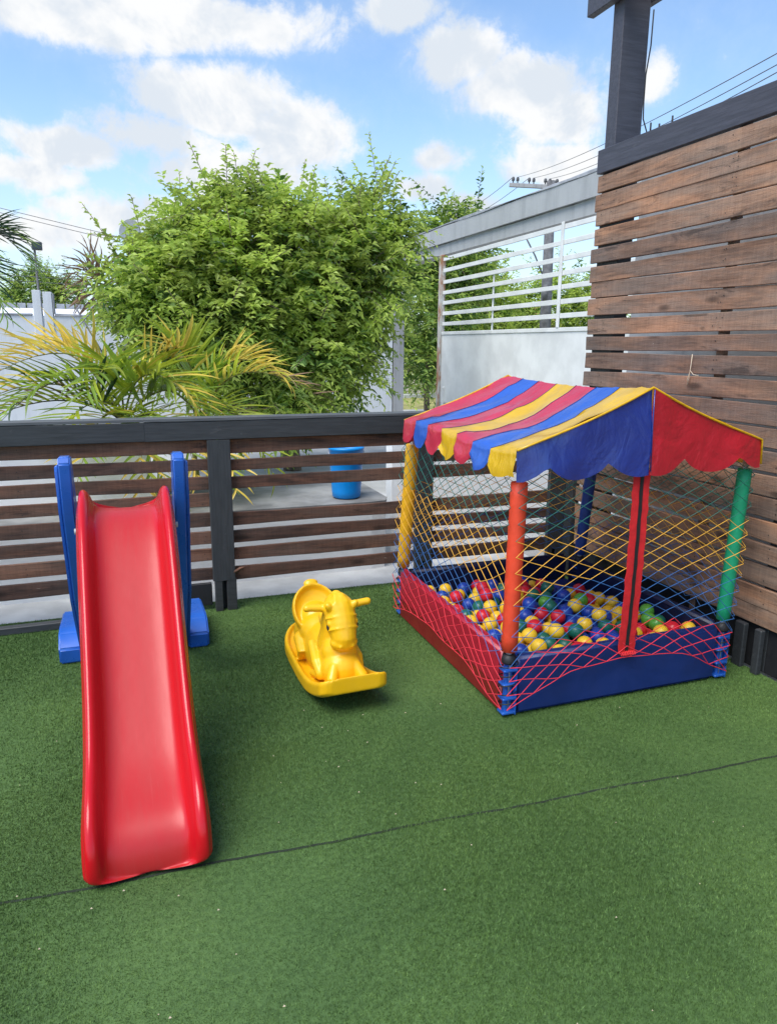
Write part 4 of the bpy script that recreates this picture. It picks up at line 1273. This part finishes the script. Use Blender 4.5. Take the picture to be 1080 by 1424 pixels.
for cx_, cy_, fm, rd_ in corners:
    # plastic corner bracket: channel with shelves
    for (a0_, a1_, b0_, b1_) in ((cx_-0.028, cx_+0.028, cy_-0.026, cy_-0.020),):
        pass
    br = box('corner_bracket', cx_-0.016, cx_+0.016, cy_-0.012, cy_+0.014, 0.004, 0.25, 'blue_plastic', bp, 0.004)
    for z_ in (0.02, 0.085, 0.15, 0.215):
        me = box_mesh('bracket_shelf', 0.064, 0.052, 0.012, 'blue_plastic', 0.003)
        link('bracket_shelf', me, br, (cx_, cy_, z_))
    me = box_mesh('bracket_flange', 0.008, 0.05, 0.235, 'blue_plastic', 0.002)
    link('bracket_flange', me, br, (cx_+0.03, cy_, 0.125))
    lx, ly = {'foam_green': (0.028, 0.0), 'foam_yellow': (0.01, -0.09), 'foam_red': (0.01, 0), 'foam_blue': (0.03, -0.04)}[fm]
    pts_ = [(cx_+lx*k/12, cy_+ly*k/12, 0.30+0.06*k) for k in range(13)]
    tube('pole', [(cx_, cy_, 0.02), (cx_, cy_, 0.3), (cx_+lx*1.1, cy_+ly*1.1, 1.12)], 0.013, 'steel', bp, 10)
    rr_ = [rd_*(1+0.02*((k % 2)*2-1)) for k in range(13)]
    tube('foam_sleeve', [(pts_[0][0], pts_[0][1], pts_[0][2]-0.002)]+pts_+[(pts_[-1][0], pts_[-1][1], pts_[-1][2]+.002)], [rd_*.8]+rr_+[rd_*.8], fm, bp, 16)
    tube('pole_cap', [(cx_, cy_, 0.245), (cx_, cy_, 0.252), (cx_, cy_, 0.285)], [0.03, 0.032, 0.026], 'black', bp, 12)
    # elastic cord wound round the corner
    pth = [(cx_+0.04*math.cos(a), cy_+0.038*math.sin(a), 0.04+0.21*a/(10*PI)) for a in np.linspace(0, 10*PI, 60)]
    tube('elastic_cord', pth, 0.0028, 'black', bp, 5)

# frame bars
for a, b in (((X0+.02, Y0+.02), (X1-.02, Y0+.02)), ((X0+.04, Y1-.13), (X1+.01, Y1-.17)), ((X0+.03, Y0+.02), (X0+.04, Y1-.12)), ((X1+.02, Y0+.02), (X1+.01, Y1-.16))):
    tube('top_bar', [(*a, 1.125), (*b, 1.125)], 0.012, 'steel', bp, 8)
XM = 2.035
tube('ridge_bar', [(XM, Y0-.02, 1.345), (XM, Y1-.17, 1.345)], 0.010, 'steel', bp, 8)

# nets: two families of diagonal cords, coloured in bands
def net(p0, p1, outw, ncol, nrow, arch=0.17, zt=1.06, seed=0, top0=(0, 0), top1=(0, 0), skip=()):
    top0, top1 = Vector((*top0, 0)), Vector((*top1, 0))
    p0, p1, outw = Vector((*p0, 0)), Vector((*p1, 0)), Vector((*outw, 0))
    bands = {'rope_green': [], 'rope_yellow': [], 'rope_blue': [], 'rope_red': []}
    def pos(u_, t_):
        zb = 0.045 + arch*(1-abs(2*u_-1)**2.2)
        z = zt + (zb-zt)*t_
        b = 0.012 + 0.012*math.sin(PI*t_)
        if z < WT+.02: b += 0.02*min(1, (WT+.02-z)/0.05)*(math.sin(PI*u_)**.5)
        p = p0.lerp(p1, u_) + outw*b + top0.lerp(top1, u_)*max(0, (z-0.25)/0.8)
        nz = noise.noise(Vector((u_*7+seed, t_*9, seed)))
        nz2 = noise.noise(Vector((u_*6+seed, t_*8, seed+5))) - 0.9*math.sin(PI*u_)*math.sin(PI*min(1, t_*1.3))
        amp = 0.010 + (0.010 if t_ > .8 else 0)
        p += (p1-p0).normalized()*nz*amp
        return Vector((p.x, p.y, z+nz2*amp))
    def col_(t_):
        return 'rope_green' if t_ < 0.235 else 'rope_yellow' if t_ < 0.50 else 'rope_blue' if t_ < 0.79 else 'rope_red'
    for fam in (1, -1):
        ks = range(-nrow-1, ncol+nrow+2)
        for k in ks:
            # u*ncol - fam*t*nrow = k  ->  u = (k + fam*t*nrow)/ncol
            cur, pth = None, []
            steps = nrow*2
            for i in range(steps+1):
                t_ = i/steps
                u_ = (k + fam*t_*nrow)/ncol
                if u_ < -0.001 or u_ > 1.001:
                    if len(pth) > 1: bands[cur].append(pth)
                    cur, pth = None, []
                    continue
                c_ = col_(t_-0.001)
                q = pos(min(1, max(0, u_)), t_)
                if cur is not None and c_ != cur:
                    bands[cur].append(pth+[q]); pth = [q]; cur = c_
                else:
                    pth.append(q); cur = c_
            if cur and len(pth) > 1: bands[cur].append(pth)
    # bottom hem
    bands['rope_red'].append([pos(i/24, 1.0) for i in range(25)])
    c = wloc(bp)
    for bm_, paths in bands.items():
        if bm_ in skip: continue
        paths = [p_ for p_ in paths if len(p_) > 1]
        me = tubes_mesh('net', [[q-c for q in p_] for p_ in paths], 0.0016 if bm_ != 'rope_red' else 0.0020, bm_, 4, True, False)
        o = link('net', me, bp, c)
        o['kind'] = 'stuff'
        o['label'] = {'rope_green': 'teal green top band of the diamond net', 'rope_yellow': 'golden yellow band of the diamond net', 'rope_blue': 'blue band of the diamond net', 'rope_red': 'red bottom band of the diamond net'}[bm_]


TG, TY, TR, TB = (0.028, 0), (0.0, -0.115), (0.005, 0), (0.03, -0.14)
net((X0, Y0-0.006), (X1, Y0-0.006), (0, -1), 10, 15, 0.17, seed=1, top0=TR, top1=TG)
net((X0-0.006, Y1), (X0-0.006, Y0), (-1, 0), 12, 15, 0.10, seed=2, top0=TY, top1=TR)
net((X0, Y1), (X1, Y1), (0, 1), 10, 15, 0.17, seed=3, top0=TY, top1=TB, skip=('rope_red',))
net((X1+0.006, Y0), (X1+0.006, Y1), (1, 0), 12, 15, 0.10, seed=4, top0=TG, top1=TB, skip=('rope_red',))

# zip door
def strip(name, xt, xb, wd, yoff, mat, wave=0.002, n=24, thick=0.002, z1=1.05, z0=0.235):
    vs, fs = [], []
    for i in range(n+1):
        t_ = i/n
        z = z1+(z0-z1)*t_
        x = xt+(xb-xt)*t_ + wave*math.sin(t_*40)
        y = Y0-0.022-yoff-0.008*math.sin(PI*t_)
        w_ = wd*(1+0.10*math.sin(t_*67))
        for (dx_, dy_) in ((-w_/2, 0), (w_/2, 0), (w_/2, thick), (-w_/2, thick)): vs.append((x+dx_-2.0, y+dy_-Y0, z))
    for i in range(n):
        for k in range(4):
            a, b = i*4+k, i*4+(k+1) % 4
            fs.append((a, a+4, b+4, b))
    fs.append((0, 1, 2, 3)); fs.append(tuple(n*4+k for k in (3, 2, 1, 0)))
    return link(name, mesh_from(name, vs, fs, mat), bp, (2.0, Y0, 0))
strip('door_tape', 2.005, 2.000, 0.042, 0.004, 'zip_red')
strip('door_tape', 2.047, 2.045, 0.042, 0.0045, 'zip_red')
strip('zip', 2.026, 2.023, 0.017, 0.0075, 'black', 0.001)
for k in range(9):
    x = 1.985+0.009*k
    tube('tape_loop', [(x, Y0-.03, 0.24), (x+.006, Y0-.04, 0.222), (x+.012, Y0-.034, 0.238)], 0.003, 'zip_red', bp, 5)

# tent roof
def roof_z(w_, s):     # w 0 ridge .. 1 eave ; s 0 front .. 1 back
    zr = 1.392 - 0.022*math.sin(PI*s) 
    ze = 1.158 - 0.012*math.sin(PI*s*2)
    return zr + (ze-zr)*w_ - 0.045*math.sin(PI*w_**0.85)**1.2*(0.30+0.95*math.sin(PI*s)**0.7) * (1 if w_ < 1 else 0)
YF_, YB_ = Y0-0.035, 3.655
names = ['yellow', 'blue', 'red', 'yellow', 'red', 'blue', 'red']
bounds = [0, 0.125, 0.275, 0.42, 0.565, 0.71, 0.86, 1.0]
bounds = [0, 0.175, 0.315, 0.45, 0.59, 0.73, 0.865, 1.0]
for sside in (-1, 1):
    xe = X0-0.022 if sside < 0 else X1+0.022
    for si, cn in enumerate(names):
        s0, s1 = bounds[si], bounds[si+1]
        nu, nw, nv = 6, 14, 5
        vs, fs = [], []
        for j in range(nw+nv+1):
            for i in range(nu+1):
                fu = i/nu
                s = s0+(s1-s0)*fu
                y = YF_+(YB_-YF_)*s
                if j <= nw:
                    w_ = j/nw
                    x = XM+(xe-XM)*w_
                    z = roof_z(w_, s)
                    z += 0.016*noise.noise(Vector((x*6, y*8, 3.1)))*(1 if 0 < w_ else 0) + 0.007*noise.noise(Vector((x*25, y*18, 1)))
                else:
                    t_ = (j-nw)/nv
                    depth = 0.078 + 0.045*math.sin(PI*fu)**0.8 + 0.014*math.sin(si*5.1)
                    if si == 0: depth = 0.075 + 0.045*fu**.5*(1-fu)**.3*1.5 if fu > 0 else 0.105
                    x = xe + sside*(0.012*t_ + 0.010*math.sin(fu*PI)*t_ + 0.022*noise.noise(Vector((y*14, t_*2, 7)))*t_)
                    z = roof_z(1, s) - depth*t_ + 0.004*noise.noise(Vector((y*25, t_, 2)))
                vs.append((x-XM, y-3.15, z-1.2))
        for j in range(nw+nv):
            for i in range(nu):
                a = j*(nu+1)+i
                fs.append((a, a+1, a+nu+2, a+nu+1) if sside < 0 else (a, a+nu+1, a+nu+2, a+1))
        me = mesh_from('roof_stripe', vs, fs, 'cloth_'+cn, None, True)
        o = link('roof_stripe', me, bp, (XM, 3.15, 1.2))
        o['label'] = cn + ' stripe of the tent roof'
        if si:
            ln_ = []
            for j in range(0, nw+1, 1):
                a = Vector(vs[j*(nu+1)]); ln_.append(a+Vector((XM, 3.15, 1.2+0.0015)))
            tube('seam', ln_, 0.0013, 'vinyl_blue', bp, 4)


def gable(y, out, halves):
    for side, matn, nm in halves:
        xe = X0-0.022 if side < 0 else X1+0.022
        nu, nv = 22, 10
        vs, fs = [], []
        for i in range(nu+1):
            fu = i/nu
            x = XM+(xe-XM)*fu
            s = 0 if out < 0 else 1
            zt_ = roof_z(fu, s) - 0.003
            # scalloped hem: two and a half lobes
            lobe = abs(math.sin(PI*(fu*2.1+0.35)))**0.6
            zb_ = 1.104 - 0.075*lobe
            if fu > 0.97: zb_ = 1.035
            for j in range(nv+1):
                t_ = j/nv
                z = zt_+(zb_-zt_)*t_
                yy = y + out*(0.006+0.022*t_*math.sin(fu*9+1)*0.5 + 0.012*t_ + 0.010*noise.noise(Vector((x*8, z*7, side))))
                vs.append((x-XM, yy-y, z-1.2))
        for i in range(nu):
            for j in range(nv):
                a = i*(nv+1)+j
                fs.append((a, a+1, a+nv+2, a+nv+1))
        me = mesh_from('gable', vs, fs, matn, None, True)
        o = link('gable', me, bp, (XM, y, 1.2)); o['label'] = nm
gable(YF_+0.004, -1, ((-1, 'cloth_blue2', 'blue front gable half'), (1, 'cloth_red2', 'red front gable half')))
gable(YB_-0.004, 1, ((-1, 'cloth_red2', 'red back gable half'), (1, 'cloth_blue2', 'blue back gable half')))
tube('gable_piping', [(XM+(X0-.022-XM)*k/10, YF_-0.004, roof_z(k/10, 0)+.001) for k in range(10, 0, -1)]+[(XM+(X1+.022-XM)*k/10, YF_-0.004, roof_z(k/10, 0)+.001) for k in range(11)]+[(X1+.03, YF_-.006, 1.05)], 0.005, 'cloth_yellow', bp, 6)
tube('gable_piping', [(XM+(X0-.022-XM)*k/10, YB_+0.004, roof_z(k/10, 1)+.001) for k in range(10, 0, -1)]+[(XM+(X1+.022-XM)*k/10, YB_+0.004, roof_z(k/10, 1)+.001) for k in range(11)], 0.005, 'cloth_yellow', bp, 6)
tube('gable_seam', [(XM, YF_-0.014, 1.385), (XM, YF_-0.018, 1.25), (XM+.002, YF_-0.028, 1.05)], 0.003, 'cloth_blue2', bp, 5)

# balls: dropped one by one on the mat
br_ = 0.037
rb = random.Random(11)
placed = []
def rest(x, y):
    z = 0.125+br_
    for (px, py, pz) in placed:
        d2 = (px-x)**2+(py-y)**2
        if d2 < (2*br_)**2:
            z = max(z, pz+math.sqrt((2*br_)**2-d2))
    return z
def inheap(x, y):
    if x > 2.40 and y > 2.95: return False
    if y > 3.55: return False
    if x > 2.2 and y > 3.35: return False
    return True
tries = 0
while len(placed) < 296:
    cand = []
    for _ in range(14):
        x = rb.uniform(X0+th+br_+0.004, X1-th-br_-0.004); y = rb.uniform(Y0+th+br_+0.004, Y1-th-br_-0.004)
        if not inheap(x, y): continue
        bias = -0.045*math.exp(-((x-1.85)**2+(y-3.0)**2)/0.12)
        cand.append((rest(x, y)+bias, x, y))
    if not cand: continue
    c_ = min(cand)
    x, y = c_[1], c_[2]
    z = rest(x, y)
    # slide downhill a little
    for _ in range(30):
        bx_, by_, bz_ = x, y, z
        for a in range(8):
            nx, ny = x+0.006*math.cos(a*PI/4), y+0.006*math.sin(a*PI/4)
            if not (X0+th+br_+.003 < nx < X1-th-br_-.003 and Y0+th+br_+.003 < ny < Y1-th-br_-.003): continue
            nz_ = rest(nx, ny)
            if nz_ < bz_-1e-4: bx_, by_, bz_ = nx, ny, nz_
        if (bx_, by_) == (x, y): break
        x, y, z = bx_, by_, bz_
    placed.append((x, y, z))
bmeshes = {}
for cn in ('yellow', 'blue', 'red', 'green', 'lime'):
    bm = bmesh.new()
    bmesh.ops.create_uvsphere(bm, u_segments=20, v_segments=12, radius=br_)
    me = bpy.data.meshes.new('ball'); bm.to_mesh(me); bm.free(); me.materials.append(M['ball_'+cn])
    for p in me.polygons: p.use_smooth = True
    bmeshes[cn] = me
lab = {'yellow': 'yellow plastic ball among the balls in the ball pit', 'blue': 'blue plastic ball among the balls in the ball pit', 'red': 'red plastic ball among the balls in the ball pit', 'green': 'dark green plastic ball among the balls in the ball pit', 'lime': 'light green plastic ball among the balls in the ball pit'}
for (x, y, z) in placed:
    wts = [0.40, 0.20, 0.22, 0.13, 0.05]
    if x < 1.85: wts = [0.44, 0.20, 0.14, 0.18, 0.04]
    elif x < 2.25 and y > 2.8: wts = [0.2, 0.42, 0.24, 0.10, 0.04]
    cn = rb.choices(['yellow', 'blue', 'red', 'green', 'lime'], wts)[0]
    o = link('ball', bmeshes[cn], None, (x, y, z), (rb.uniform(0, 6), rb.uniform(0, 6), rb.uniform(0, 6)))
    setp(o, lab[cn], 'ball', {'yellow': 'yellow', 'blue': 'blue', 'red': 'red', 'green': 'dark green', 'lime': 'light green'}[cn] + ' balls in the ball pit')
